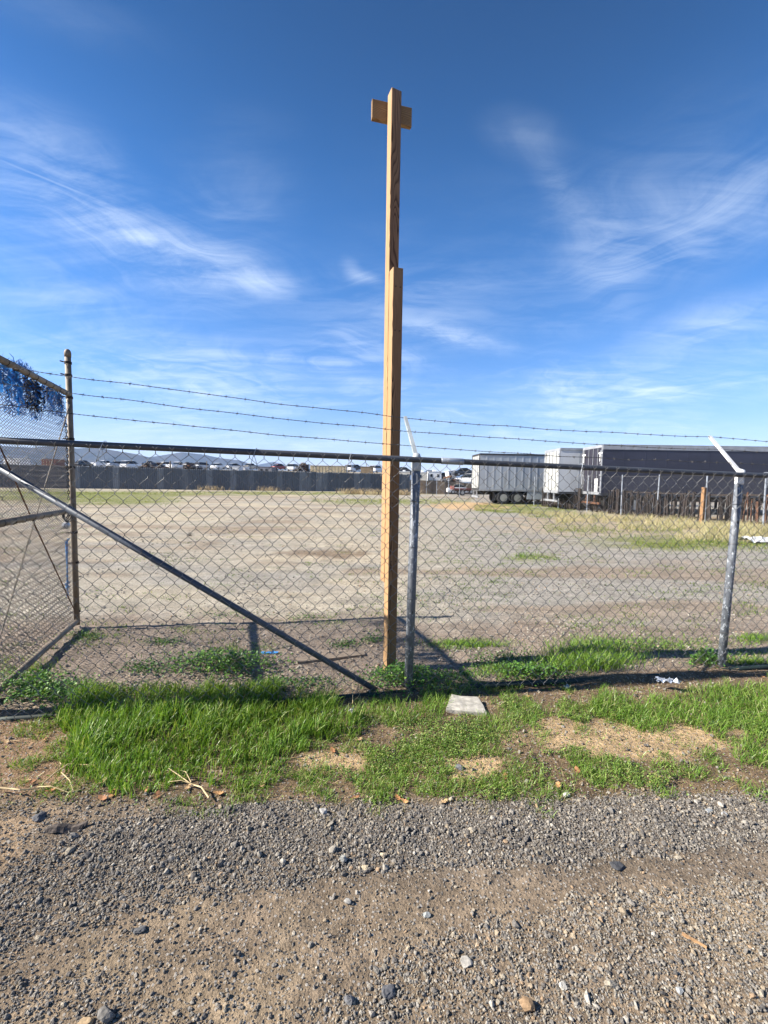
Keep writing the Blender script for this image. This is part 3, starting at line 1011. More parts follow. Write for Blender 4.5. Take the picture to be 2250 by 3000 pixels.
def trailer(label, corner, rot, side, rear, kind, wheels, L=14.6, rails=True):
    t = thing('semi_trailer', label, 'trailer', (corner.x, corner.y, 0), R(rot))
    W, Z0, Z1 = 2.55, 1.18, 3.98
    mb = MB(); mb.box((0, 0, Z0), (L, W, Z1))
    body = mb.build('cargo_box', side, t, local=True)
    if kind == 'ribbed':
        r_ = MB()
        for x in np.arange(.5, L, .58):
            r_.box((x, -.014, Z0 + .12), (x + .09, 0, Z1 - .14))
        r_.build('side_rib', M_trl_rib, body, local=True)
    else:
        r_ = MB()
        for x in np.arange(1.22, L, 1.22):
            r_.box((x, -.006, Z0 + .1), (x + .035, 0, Z1 - .3))
        r_.build('panel_seam', side, body, local=True)
    tr = MB(); tr.box((-.01, -.03, Z1 - (.26 if kind == 'dark' else .12)), (L, -.003, Z1 + .02)); tr.box((-.01, -.03, Z1 + .003), (L, W + .03, Z1 + .03))
    tr.build('top_rail', M_alu if kind != 'ribbed' else M_rail, t, local=True)
    br = MB(); br.box((-.01, -.025, Z0 - .14), (L, W + .025, Z0 - .002)); br.build('bottom_rail', M_alu if kind == 'ribbed' else M_rail, t, local=True)
    fr = MB()
    for y0, y1 in ((0, .1), (W - .1, W)):
        fr.box((-.05, y0, Z0), (-.002, y1, Z1))
    fr.box((-.05, .1, Z1 - .14), (-.002, W - .1, Z1)); fr.box((-.05, .1, Z0 - .1), (-.002, W - .1, Z0 + .06))
    fr.build('rear_frame', M_alu if kind != 'ribbed' else M_frame, t, local=True)
    for k in range(2):
        y0 = .12 + k * (W / 2 - .12); y1 = y0 + W / 2 - .14
        d = MB(); d.box((-.045, y0, Z0 + .07), (-.003, y1, Z1 - .15))
        door = d.build('rear_door', rear, t, local=True)
        rods = MB()
        for y in (y0 + .35, y1 - .2):
            rods.tube([(-.075, y, Z0 + .08), (-.075, y, Z1 - .16)], .02, 6)
        rods.build('locking_rod', M_chrome, door, local=True)
        hi = MB()
        yy = y0 if k == 0 else y1
        for z in np.linspace(Z0 + .3, Z1 - .4, 4):
            hi.box((-.07, yy - .1, z), (-.046, yy + .1, z + .09))
        hi.build('hinge', M_chrome, door, local=True)
    ch = MB(); ch.box((.1, .75, Z0 - .45), (L - .2, .87, Z0 - .15)); ch.box((.1, W - .87, Z0 - .45), (L - .2, W - .75, Z0 - .15))
    for x in np.arange(.4, L, .9):
        ch.box((x, .1, Z0 - .25), (x + .07, W - .1, Z0 - .145))
    ch.box((wheels[0] - 1.1, .6, .75), (wheels[1] + .8, W - .6, .9))
    ch.build('chassis', M_frame, t, local=True)
    bp = MB(); bp.box((-.06, .1, .5), (.06, W - .1, .62)); bp.box((-.04, .7, .62), (.04, .8, Z0 - .14)); bp.box((-.04, W - .8, .62), (.04, W - .7, Z0 - .14))
    bp.build('rear_guard', M_rust if kind == 'dark' else M_alu, t, local=True)
    for x in wheels:
        for y in (.18, W - .18):
            wheel_parts(t, x, y, .51, .34)
    mf = MB(); mf.box((wheels[0] - .75, .05, .2), (wheels[0] - .73, .6, 1.0)); mf.build('mud_flap', M_black, t, local=True)
    if kind == 'ribbed':
        sk = MB(); sk.box((wheels[1] + .75, .0, .42), (L - 3.4, .05, Z0 - .15)); sk.build('side_skirt', M_trl_grey, t, local=True)
    lg = MB()
    for y in (.35, W - .47):
        lg.box((L - 2.6, y, .08), (L - 2.48, y + .12, Z0 - .15)); lg.box((L - 2.7, y - .06, 0), (L - 2.38, y + .18, .08))
    lg.build('landing_leg', M_frame, t, local=True)
    if kind == 'dark':
        for y in (.12, W - .3):
            m_ = MB(); m_.box((-.085, y - .2, Z1 - .52), (-.078, y + .24, Z1 - .42)); m_.box((-.085, y + .02, Z1 - .95), (-.078, y + .1, Z1 - .53))
            m_.build('reflector_strip', M_white, t, local=True)
        s_ = MB(); s_.box((-.085, .3, Z0 + .05), (-.078, .7, Z0 + .85)); s_.build('placard', M_litter, t, local=True)
    return t


ca = at(1768, 1306, 25.0); cb = at(1643, 1309, 27.9); cc = at(1407, 1325, 34.0)
trailer('long dark navy semi trailer parked at the right, aluminium band along its top', ca, -1.0, M_trl_dark, M_trl_darkrear, 'dark', (2.0, 3.25))
trailer('smooth white semi trailer standing between the ribbed grey and navy trailers', cb, 0.5, M_trl_white, M_tank, 'smooth', (1.9, 3.1))
trailer('ribbed light grey semi trailer farthest left, with its twin wheels showing', cc, 1.5, M_trl_grey, M_tank, 'ribbed', (2.0, 3.12))


# ------------------------------------------------------------------ far chain-link fence and rusty racks
def zigzag_mesh(mb, origin, u, length, z0f, z1f, hw, hh, r, sides, amp, nrm, warp=None, knuckles=True, col=None):
    """woven wires: each a zigzag between neighbouring columns, front strand and back strand"""
    n = int(length / hw)
    o = np.array(origin, float); u = np.array(u, float); nr = np.array(nrm, float); up = np.array((0, 0, 1.0))
    for k in range(n):
        s0 = k * hw
        zt = z1f(s0); zb = z0f(s0)
        m = int((zt - zb) / hh)
        i = np.arange(m + 1)
        s = (k + ((i + k) & 1)) * hw
        z = zt - i * hh
        side = np.where(((i + k) & 1) == 1, 1.0, -1.0)
        S = np.repeat(s, 2).astype(float); Zz = np.repeat(z, 2)
        e = min(hh * 0.10, 0.0055)
        Zz[0::2] += e; Zz[1::2] -= e
        S += np.repeat(side, 2) * r * 0.6
        D = np.empty(len(S)); sg = np.where((i & 1) == 0, 1.0, -1.0)
        D[0::2] = -sg * amp; D[1::2] = sg * amp
        if warp is not None:
            ds, dn, dz = warp(S, Zz)
            S = S + ds; D = D + dn; Zz = Zz + dz
        P = o + S[:, None] * u + D[:, None] * nr + Zz[:, None] * up
        mb.tube(P, r, sides, col, caps=False, ref=nr + 0.02)
        if knuckles and (k & 1) == 0:
            pass
        if knuckles and ((0 + k) & 1) == 1:
            c = P[0]
            tw = [c + up * -0.004, c + up * 0.014 + nr * amp, c + up * 0.02 - nr * amp]
            mb.tube(tw, r * 1.25, sides, col, ref=nr + .02)
            for sg_ in (-1, 1):
                mb.tube([c + up * 0.016, c + up * 0.034 + u * sg_ * 0.015 - nr * 0.006], r * 0.95, sides, col, ref=nr + .02)


def far_fence():
    pts = [(2420, 1568), (2235, 1549), (2064, 1533), (1923, 1517), (1819, 1509), (1719, 1499), (1635, 1490), (1564, 1480), (1498, 1472), (1440, 1467), (1395, 1463), (1346, 1458), (1313, 1454), (1279, 1451), (1249, 1448)]
    P = [gnd(*p) for p in pts]
    t = thing('chain_link_fence', 'distant thin chain-link fence running in front of the three semi trailers', 'fence', P[6])
    H = 2.15
    for i, p in enumerate(P):
        mb = MB(); ln = random.uniform(-.05, .05)
        mb.tube([p, p + Vector((ln * .5, 0, H / 2)), p + Vector((ln, 0, H + .08))], .032, 10)
        mb.build('post', M_sleeve, t)
    wm = MB()
    for i in range(len(P) - 1):
        a, b = P[i], P[i + 1]
        d = b - a; L = d.length; u = d / L; nr = Vector((-u.y, u.x, 0))
        hw = .045 if i < 6 else .12
        zigzag_mesh(wm, a, u, L, lambda s: .05, lambda s: H, hw, hw, .0016 if i < 6 else .002, 3, .003, nr, None, False)
        wm.tube([a + Vector((0, 0, H)), b + Vector((0, 0, H))], .003, 4)
    wm.build('chain_link_mesh', M_wire, t)
    return P


FP = far_fence()


def rack(a, b, h, label, orange, lattice=False, seed=0):
    d = b - a; L = d.length
    t = thing('steel_rack', label, 'rack', a, math.atan2(d.y, d.x), 'rusty steel racks standing behind the distant fence')
    r = random.Random(seed)
    fr = MB()
    for z in ((.12, h * .96) if not lattice else (.2, h * .62, h)):
        fr.box((0, -.03, z), (L, .03, z + .06))
        fr.box((0, .77, z), (L, .83, z + .06))
    for x in (0, L - .08):
        for z in ((.12, h * .96) if not lattice else (.2, h * .62, h)):
            fr.box((x, .03, z + .01), (x + .06, .77, z + .05))
    for x in (0, L - .06):
        for y in (-.028, .772):
            fr.box((x + .002, y, .0), (x + .05, y + .05, h + .03))
    fr.build('frame', M_rustdark, t, local=True)
    n = int(L / .19)
    for side in (0, 1):
        up = MB()
        for i in range(n + 1):
            x = i * L / n + r.uniform(-.08, .08); y = (-.045 if side == 0 else .84)
            lean = r.uniform(-.1, .1)
            M = Matrix.Translation((x, y, 0)) @ Matrix.Rotation(lean, 4, 'Y')
            up.box((0, -.05, 0), (r.choice((.03, .05, .09)), .01, h * r.uniform(.7, 1.12)), M)
        up.build('upright', M_rust if (orange and side == 0) else M_rustdark, t, local=True)
    if lattice:
        x_ = MB()
        for i in range(int(L / .45)):
            x = i * .45
            x_.tube([(x, -.07, .05), (x + .45, -.07, h)], .022, 5); x_.tube([(x + .45, -.085, .05), (x, -.085, h)], .022, 5)
        x_.build('lattice', M_rustdark, t, local=True)


rk = [((1598, 1488), (1712, 1501), 1.35, 'dark rusty rack with crossed lattice below the white trailer', False, True),
      ((1738, 1504), (1812, 1512), 1.35, 'dark rack of uprights left below the navy trailer doors', False, False),
      ((1822, 1513), (1905, 1520), 1.3, 'dark brown rack behind the fence below the navy trailer wheels', False, False),
      ((1918, 1521), (2035, 1533), 1.3, 'brown rack left of the orange wooden stake', False, False),
      ((2076, 1536), (2150, 1543), 1.3, 'dark brown rack between the wooden stake and the near right post', False, False),
      ((2164, 1545), (2232, 1551), 1.35, 'orange rusted rack right of the near right fence post', True, False),
      ((2244, 1553), (2400, 1569), 1.35, 'orange rusted rack at the photo right edge', True, False)]
for i, (a, b, h, lab, org, lat) in enumerate(rk):
    off = Vector((.10, .9, 0)) if lat else Vector((.25, .45, 0))
    A = gnd(a[0], a[1] - 3); B = gnd(b[0], b[1] - 3)
    rack(A + off, B + off, h, lab, org, lat, i)

w0 = gnd(2055, 1536)
mb = MB(); mb.box((-.07, -.07, -.1), (.07, .07, 1.62), Matrix.Translation(w0) @ Matrix.Rotation(.3, 4, 'Z') @ Matrix.Rotation(.01, 4, 'Y'))
tag(center(mb.build('wooden_stake', wood_mat('orange stake', (.32, .19, .095), (.2, .1, .045), 5), bevel=.01)), 'thick orange wooden stake standing at the distant fence below the navy trailer', 'stake')

# aluminium ladder lying by the ribbed trailer's wheels, wood heap, low red trailer
la, lb = gnd(1472, 1468), gnd(1600, 1470)
t = thing('ladder', 'white ladder lying on its side below the ribbed trailer wheels', 'ladder', la, math.atan2(lb.y - la.y, lb.x - la.x))
L = (lb - la).length
mb = MB()
mb.tube([(0, 0, .1), (L, 0, .1)], .035, 6); mb.tube([(0, .1, .5), (L, .1, .5)], .035, 6)
mb.build('side_rail', M_litter, t, local=True)
mb = MB()
for x in np.arange(.15, L, .33):
    mb.tube([(x, 0, .1), (x + .06, .1, .5)], .028, 6)
mb.build('rung', M_litter, t, local=True)

h0 = gnd(1556, 1474)
mb = MB(); r = random.Random(4)
for i in range(70):
    x = r.gauss(0, .45); z = max(.05, r.random() * (1.0 - abs(x) * .75)); a = r.uniform(-.6, .6)
    c = r.choice([(.42, .30, .19), (.5, .38, .26), (.3, .2, .12), (.2, .13, .08)])
    M = Matrix.Translation(h0 + Vector((x, r.gauss(0, .2), z))) @ Matrix.Rotation(a, 4, 'Y') @ Matrix.Rotation(r.uniform(-1.4, 1.4), 4, 'Z')
    mb.tube([M @ Vector((-.22, 0, 0)), M @ Vector((.22, 0, 0))], r.uniform(.04, .09), 7, c)
tag(center(mb.build('firewood_heap', M_scrap)), 'heap of pale cut firewood between ladder and distant fence', 'firewood')

f0 = gnd(1353, 1452)
t = thing('flatbed_trailer', 'low rusty red flatbed trailer left of the ribbed grey trailer', 'trailer', f0, R(6))
mb = MB(); mb.box((-1.1, 0, .75), (1.3, 1.8, .95)); mb.box((-1.1, 0, .96), (-1.0, 1.8, 1.25)); mb.build('deck', M_redpaint, t, local=True)
mb = MB(); mb.box((1.3, .8, .68), (2.2, .92, .8)); mb.box((-.9, .3, .55), (1.2, .42, .745)); mb.build('drawbar', M_rust, t, local=True)
for y in (.1, 1.7):
    wheel_parts(t, .1, y, .36, .22)

# ------------------------------------------------------------------ the near chain-link fence
def on_fence(px, py):
    d = ray(px, py)
    t = ((FC.x * FN.x + FC.y * FN.y)) / (d.x * FN.x + d.y * FN.y)
    return Vector((d.x * t, d.y * t, EYE + d.z * t))


def s_of(p):
    return (p.x - FC.x) * FU.x + (p.y - FC.y) * FU.y


RP = [on_fence(x, y) for x, y in ((10, 1291), (400, 1309), (1205, 1346), (2150, 1390))]
RS = [s_of(p) for p in RP]; RZ = [p.z for p in RP]


def rail_z(s):
    if s < RS[0]:
        return RZ[0] + (s - RS[0]) * (RZ[1] - RZ[0]) / (RS[1] - RS[0])
    if s > RS[-1]:
        return RZ[-1] - (s - RS[-1]) * 0.012
    return float(np.interp(s, RS, RZ))


def fpt(s, n, z):
    return FC + FU * s + FN * n + Vector((0, 0, z))


SL, SR2 = -2.92, FSPAN + 2.95
fence = thing('chain_link_fence', 'near chain-link fence with steel rail, brace and barbed wire in front of yard', 'fence', FC)

mb = MB()
rng2 = np.random.default_rng(3)


def mesh_warp(S, Z):
    dn = (fbm(S * 1.3 + 40, Z * 1.5, 91, 3) - .5) * .05 - .012
    dz = (fbm(S * 2.2 + 11, Z * 2.0, 93, 2) - .5) * .022
    ds = (fbm(S * 2.0 + 71, Z * 2.6, 95, 2) - .5) * .026
    return ds, dn, dz


zigzag_mesh(mb, fpt(SL, -.034, 0), FU, SR2 - SL, lambda s: float(zg(FC.x + FU.x * (SL + s), FC.y + FU.y * (SL + s))) + .0, lambda s: rail_z(SL + s) - .036, .051, .056, .0019, 5, .0035, FN, mesh_warp)
mb.build('chain_link_mesh', M_wire, fence, smooth=True)

mb = MB()
ss = np.linspace(SL, SR2, 60)
mb.tube([fpt(s, 0, rail_z(s)) for s in ss], .022, 14)
rail = mb.build('top_rail', M_rail, fence, smooth=True)
mb = MB()
sj = s_of(on_fence(1325, 1352))
mb.tube([fpt(s, 0, rail_z(s)) for s in (sj - .09, sj - .085, sj + .085, sj + .09)], [.022, .0255, .0255, .022], 14)
mb.build('rail_sleeve', M_sleeve, rail, smooth=True)
# bottom pipe half sunk in the soil
mb = MB()
ss = np.linspace(SL, SR2, 50)
mb.tube([fpt(s, -.012, .014 + .008 * math.sin(s * 2.3)) for s in ss], .022, 10)
mb.build('bottom_pipe', M_darkpipe, fence, smooth=True)
# diagonal brace
bt = on_fence(1118, 2036); tp = on_fence(0, 1378)
sb, st_ = s_of(bt), s_of(tp)
dz = (tp.z - bt.z) / (st_ - sb)
mb = MB(); mb.tube([fpt(sb, .03, bt.z), fpt((sb + SL) / 2, .03, bt.z + dz * ((SL - sb) / 2)), fpt(SL + .04, .03, bt.z + dz * (SL + .04 - sb))], .0215, 14)
mb.build('brace', M_brace, fence, smooth=True)


def fence_post(s, top, r, lean, arm_mat, arm=True, tall=False, tip=.04):
    b = fpt(s, .03, 0)
    mb = MB()
    tz = rail_z(s) + top
    tpv = fpt(s + lean, .03, tz)
    if tall:
        mb.tube([b - Vector((0, 0, .1)), tpv, tpv + Vector((0, 0, .02))], [r, r, r * .5], 18)
    else:
        mb.tube([b - Vector((0, 0, .1)), b.lerp(tpv, .5), tpv], [r, r, r], 18)
    p = mb.build('post', M_post, fence, smooth=True)
    if arm:
        # pressed-steel cap round the post, loop for the rail and a channel arm leaning away
        cap = MB()
        cap.tube([fpt(s + lean, .03, tz - .075), fpt(s + lean, .03, tz - .06), fpt(s + lean, .03, tz - .012), fpt(s + lean, .022, tz + .03), fpt(s + lean, .012, tz + .055)], [r * 1.03, r * 1.1, r * 1.08, .034, .022], 16)
        o = cap.build('post_cap', arm_mat, p, smooth=True)
        am = MB()
        A = fpt(s + lean, .02, tz + .03); B = fpt(s + lean - tip, .27, tz + .37)
        u = (B - A).normalized(); w = Vector(FU); n = u.cross(w)
        for (wa, wb, na, nb) in ((-.0145, .0145, -.003, .003), (-.0145, -.010, .003, .016), (.010, .0145, .003, .016)):
            V = []
            for q, k in ((A, 1.15), (B, .85)):
                for x_, y_ in ((wa, na), (wb, na), (wb, nb), (wa, nb)):
                    V.append(q + w * x_ * k + n * y_)
            am.add(np.array([tuple(v) for v in V]), [np.array([(0, 1, 5, 4), (1, 2, 6, 5), (2, 3, 7, 6), (3, 0, 4, 7), (3, 2, 1, 0), (4, 5, 6, 7)])])
        am.build('barb_arm', arm_mat, p)
        return A, B
    return None


armC = fence_post(0.0, -.01, .034, .028, M_arm_grey)
armR = fence_post(FSPAN, -.01, .031, .05, M_arm, tip=.075)
armX = fence_post(FSPAN + 2.92, -.01, .033, .0, M_arm)
fence_post(SL, 1.2, .04, 0, M_post, False, True)

# ties and bands
for px in (306, 748, 1025, 1700, 2245):
    ties = MB()
    s = s_of(on_fence(px, 1350)); z = rail_z(s)
    ring = [fpt(s + .01 * math.sin(a), -.03 * math.cos(a) * 1.0, z + .029 * math.sin(a)) for a in np.linspace(0, 5.6, 16)]
    ties.tube([fpt(s - .03, -.045, z - .11), fpt(s - .015, -.04, z - .05)] + ring + [fpt(s + .02, -.035, z - .1), fpt(s + .032, -.04, z - .13)], .0022, 5)
    ties.build('tie_wire', M_sleeve, fence, smooth=True)
for s0, lean in ((0.0, .028), (FSPAN, .05)):
    for z in (.35, .75, 1.15, 1.5):
        tw = MB()
        l = lean * z / 1.75
        ring = [fpt(s0 + l + .037 * math.cos(a), .03 + .037 * math.sin(a), z + .004 * math.sin(2 * a)) for a in np.linspace(.2, 5.9, 18)]
        tw.tube([fpt(s0 + l + .05, -.035, z)] + ring + [fpt(s0 + l - .05, -.035, z + .01)], .0019, 5)
        tw.build('tie_wire', M_wire, fence, smooth=True)


def barbed(pts, seed):
    r = random.Random(seed)
    P = [Vector(p) for p in pts]
    cum = [0.0]
    for a, b in zip(P, P[1:]):
        cum.append(cum[-1] + (b - a).length)
    L = cum[-1]; n = int(L / .012)
    S = np.linspace(0, L, n)
    base = np.stack([np.interp(S, cum, [p[k] for p in P]) for k in range(3)], -1)
    for a, b in zip(cum, cum[1:]):
        m = (S >= a) & (S <= b); u = (S[m] - a) / (b - a)
        base[m, 2] -= 4 * u * (1 - u) * .018 * (b - a) / 2.5
    base[:, 2] += (vnoise(S * 3.1, S * 0, seed) - .5) * .012
    base[:, 1] += (vnoise(S * 2.3, S * 0, seed + 9) - .5) * .02
    mb = MB()
    up = np.array((0, 0, 1.0)); nr = np.array(FN)
    for ph in (0, np.pi):
        th = S * 2 * np.pi / .055 + ph
        mb.tube(base + .0019 * (np.cos(th)[:, None] * up + np.sin(th)[:, None] * nr), .0014, 5, ref=(.1, .9, .4))
    s = r.uniform(0, .1)
    while s < L:
        i = min(int(s / L * n), n - 2)
        c = Vector(base[i]); u = (Vector(base[i + 1]) - c).normalized()
        th0 = r.uniform(0, 3)
        w = [c + u * (.0042 * (k / 8 - 1)) * 2.2 + (Vector((0, 0, 1)) * math.cos(th0 + k * 1.05) + Vector(FN) * math.sin(th0 + k * 1.05)) * .0042 for k in range(14)]
        mb.tube(w, .0014, 4, ref=(.1, .9, .4))
        for k in range(4):
            a = th0 + k * 1.57 + r.uniform(-.3, .3)
            dv = (Vector((0, 0, 1)) * math.cos(a) + Vector(FN) * math.sin(a) + u * r.uniform(-.5, .5)).normalized()
            e = c + u * r.uniform(-.006, .006)
            mb.tube([e, e + dv * .017], [.0015, .0007], 4, ref=(.13, .5, .4))
        s += r.uniform(.115, .135)
    mb.build('barbed_wire', M_barb, fence)


ARMN = .27
leftY = [(1125, 1103), (1170, 1150), (1225, 1210)]
for k, f in enumerate((.97, .62, .27)):
    c = armC[0].lerp(armC[1], f); q = armR[0].lerp(armR[1], f); x = armX[0].lerp(armX[1], f)
    # left end: on the end post's line, at the height the photo shows
    e0 = fpt(SL, .03, 0)
    wy = (1101, 1146, 1206)[k]
    d = ray(0, wy); Y = e0.y + .33
    hh = at(0, wy, Y).z
    pl = Vector((e0.x - .02, e0.y + .02, hh + .02))
    barbed([pl, c, q, x], 20 + k)


# ------------------------------------------------------------------ the open gate
GA = gnd(226, 1838)                                            # free end
GH = fpt(SL, .03, 0) + FU * -.06                               # hinge end, on the fence's end post
GU = (Vector((GH.x, GH.y, 0)) - Vector((GA.x, GA.y, 0)))
GL = GU.length; GU.normalize()
GN = Vector((-GU.y, GU.x, 0))
gate = thing('chain_link_gate', 'tall tan chain-link gate leaf swung open into the yard at left', 'gate', (GA.x, GA.y, 0))


def gpt(s, n, z):
    return Vector((GA.x, GA.y, 0)) + GU * s + GN * n + Vector((0, 0, z))


gy = GA.y
zt_post = at(205, 1028, gy).z; zt_rail = at(212, 1155, gy).z; z_mid = at(214, 1494, gy).z; z_bot = max(.07, at(224, 1826, gy).z)
mb = MB()
top = gpt(0, 0, zt_post)
mb.tube([gpt(0, 0, z_bot - .04), gpt(-.012, 0, zt_post * .5), gpt(-.012, 0, zt_post - .06), ], .0285, 16)
po = mb.build('end_post', M_gatepipe, gate, smooth=True)
mb = MB(); zc = zt_post - .06; base = gpt(-.012, 0, 0)
prof = [(.031, 0), (.032, .03), (.0325, .034), (.031, .05), (.026, .066), (.016, .078), (.004, .082)]
mb.tube([(base.x, base.y, zc + h) for r_, h in prof], [r_ for r_, h in prof], 16)
mb.build('post_cap', M_gatepipe, po, smooth=True)
bands = MB()
for z in (.18, .72, 1.05, 1.75, 2.05, zt_post - .25, zt_post - .48, zt_post - .12):
    bands.tube([gpt(-.012, 0, z - .012), gpt(-.012, 0, z + .012)], .0345, 14); bands.tube([gpt(.02, -.03, z), gpt(.05, -.05, z)], .007, 6)
bands.build('clamp_band', M_rustdark, po)
for nm, z in (('top_rail', zt_rail), ('middle_rail', z_mid), ('bottom_rail', z_bot)):
    mb = MB(); mb.tube([gpt(0, 0, z), gpt(GL * .5, 0, z + .004), gpt(GL, 0, z)], .027, 14)
    o = mb.build(nm, M_gatepipe, gate, smooth=True)
    if nm != 'bottom_rail':
        for s in np.arange(.12, GL, .17):
            tb = MB(); tb.tube([gpt(s - .003, 0, z), gpt(s + .003, 0, z)], .0292, 12)
            tb.build('tie_wire', M_rustdark, o)
mb = MB(); mb.tube([gpt(GL, 0, .02), gpt(GL, 0, zt_rail + .05)], .031, 14); mb.build('hinge_post', M_gatepipe, gate, smooth=True)


def gwarp(S, Z):
    return (fbm(S * 3 + 5, Z * 3, 101, 2) - .5) * .02, (fbm(S * 1.5, Z * 1.5, 103, 2) - .5) * .03, (fbm(S * 3, Z * 3, 105, 2) - .5) * .015


mb = MB()
zigzag_mesh(mb, gpt(.04, -.03, 0), GU, GL - .06, lambda s: z_bot + .02, lambda s: zt_rail + .0,   .025, .0245, .0023, 4, .005, GN, gwarp, False)
mb.build('chain_link_mesh', M_gatewire, gate, smooth=True)
mb = MB(); mb.tube([gpt(.05, .02, zt_rail - .12), gpt(GL * .5, .02, (zt_rail + z_bot) / 2), gpt(GL - .05, .02, z_bot + .1)], .0055, 8); mb.build('truss_rod', M_gatepipe, gate)
mb = MB(); mb.tube([gpt(.03, -.012, z_bot + .14), gpt(GL * .5, -.012, (zt_rail + z_bot) / 2), gpt(GL - .05, -.012, zt_rail - .1)], .0055, 8); mb.build('truss_rod', M_rust, gate)
mb = MB()
r = random.Random(12)
for i in range(26):                                            # short chain hanging down the post
    z = 2.22 - i * .032; a = (i % 2) * 1.57 + .3
    ring = [gpt(.045 + .010 * math.cos(b) * math.cos(a) + .004 * math.sin(i), -.02 + .010 * math.cos(b) * math.sin(a), z + .021 * math.sin(b)) for b in np.linspace(0, 6.3, 9)]
    mb.tube(ring, .0042, 5)
tag(center(mb.build('hanging_chain', M_rustdark)), 'rusty chain hanging down the inner side of the gate end post', 'chain')

# cable and round lock on the middle rail
lk = gpt(.17, 0, z_mid)
mb = MB()
for k in range(4):
    rr_ = .055 + .012 * k
    mb.tube([lk + Vector((rr_ * .55 * math.cos(a) + .012 * k, .02 * math.sin(a) - .02, -.02 + rr_ * math.sin(a))) for a in np.linspace(0, 6.28, 22)], .0065, 6)
tag(center(mb.build('lock_cable', M_black, smooth=True)), 'black security cable looped round the gate middle rail', 'cable')
t = thing('padlock', 'round steel padlock hanging from the black cable on gate', 'padlock', lk + Vector((0, -.02, -.2)))
c0 = lk + Vector((0, -.02, -.15))
mb = MB(); mb.tube([c0 + Vector((0, -.02, 0)), c0 + Vector((0, -.016, 0)), c0 + Vector((0, .016, 0)), c0 + Vector((0, .02, 0))], [.03, .036, .036, .03], 20); mb.build('lock_body', M_chrome, t, smooth=True)
mb = MB(); mb.tube([c0 + Vector((.02 * math.cos(a), 0, .03 + .038 * math.sin(a))) for a in np.linspace(0, 3.14, 10)], .005, 6); mb.build('shackle', M_chrome, t, smooth=True)

# blue rope on the end post
mb = MB()
zr = at(210, 1575, gy).z; zr2 = at(200, 1735, gy).z
for k in range(3):
    mb.tube([gpt(.05 + .008 * k, -.045 - .006 * k, zr - .02 * k), gpt(.055 + .014 * math.sin(k), -.05, (zr + zr2) / 2), gpt(.06 + .012 * k, -.052, zr2 + .03 * k)], .0055, 6)
mb.tube([gpt(-.02, -.045, zr - .01), gpt(.03, -.05, zr - .03), gpt(.07, -.045, zr - .02)], .006, 6)
kn = [gpt(.06 + .016 * math.cos(a * 2.3), -.055 + .012 * math.sin(a * 1.7), zr2 + .1 + .028 * math.sin(a)) for a in np.linspace(0, 12, 40)]
mb.tube(kn, .0065, 6)
for k in range(10):
    mb.tube([gpt(.06, -.055, zr2 + .07), gpt(.06 + random.uniform(-.03, .04), -.055 + random.uniform(-.02, .02), zr2 - random.uniform(0, .05))], .002, 4)
tag(center(mb.build('rope', M_bluerope, smooth=True)), 'frayed blue rope knotted and hanging from the gate end post', 'rope')


def blue_fuzz():
    r = np.random.default_rng(5)
    mb = MB()

    def clump(n, s0, s1, z0, z1, ln, dark, down):
        for i in range(n):
            s = r.uniform(s0, s1); z = zt_rail + r.uniform(z0, z1)
            p = np.array(gpt(s, r.normal(0, .018) - .045, z))
            dv = r.normal(0, 1, 3); dv[2] = dv[2] * .6 + down; dv /= np.linalg.norm(dv)
            q = p + dv * r.uniform(.3, 1) * ln; q2 = q + r.normal(0, .35, 3) * ln + np.array((0, 0, down * ln * .4))
            b = r.uniform(.6, 1.4)
            c = np.array((.012, .018, .028)) * b if r.random() < dark else np.array((.035, .19, .48)) * b
            w = r.uniform(.0012, .0035) * (2.2 if dark > .5 else 1)
            mb.tube([p, q, q2], [w, w, w * .5], 3, c, False)
    def strips(n, s0, s1):
        for i in range(n):
            s = s0 + (s1 - s0) * r.random(); L = r.uniform(.08, .34) * (1.1 if .5 < s < 1.2 else .75); w = r.uniform(.005, .024)
            m = 9; f = np.linspace(0, 1, m)
            cs = s + np.cumsum(r.normal(0, .008, m)); cn = -.05 + np.cumsum(r.normal(0, .010, m)); cz = zt_rail - .01 - f * L
            ww = w * (1 - f ** 2 * r.uniform(.3, 1)) * r.uniform(.7, 1.2, m); tw = r.uniform(0, 3) + np.cumsum(r.normal(0, .35, m))
            P = np.array([tuple(gpt(float(a), float(b), float(c))) for a, b, c in zip(cs, cn, cz)])
            d = np.cos(tw)[:, None] * np.array(GU) + np.sin(tw)[:, None] * np.array(GN)
            V = np.concatenate([P - d * ww[:, None], P + d * ww[:, None]]); k = np.arange(m - 1)
            dark = r.random() < (.85 if .58 < s < .92 else .05)
            c = np.array((.03, .035, .045) if dark else (.035, .185, .46)) * r.uniform(.6, 1.2)
            mb.add(V, np.stack([k, k + 1, m + k + 1, m + k], -1), c)
    clump(170, .80, 1.08, -.01, .05, .05, .0, .7)            # tuft standing on the rail
    for sp in (.12, .2, .3, .42, .5, .62, .7, .78, 1.15, 1.3):
        clump(26, sp - .03, sp + .03, .0, .035, .03, .05, .5)
    strips(70, .05, 1.75)
    clump(420, .60, 1.25, -.36, -.04, .045, .05, -.5)          # shredded sheet hanging below the rail
    clump(200, .58, .92, -.26, -.02, .05, .8, -.5)            # dark clotted lump
    clump(190, .14, .46, -.24, -.02, .05, .12, -.6)
    clump(90, .05, .14, -.36, -.08, .04, .1, -.8)
    clump(260, 1.25, 1.85, -.28, -.02, .06, .05, -.5)
    o = mb.build('frayed_tarp', M_blue)
    tag(center(o), 'frayed blue tarp remnant tangled round the gate top rail', 'tarp')


blue_fuzz()

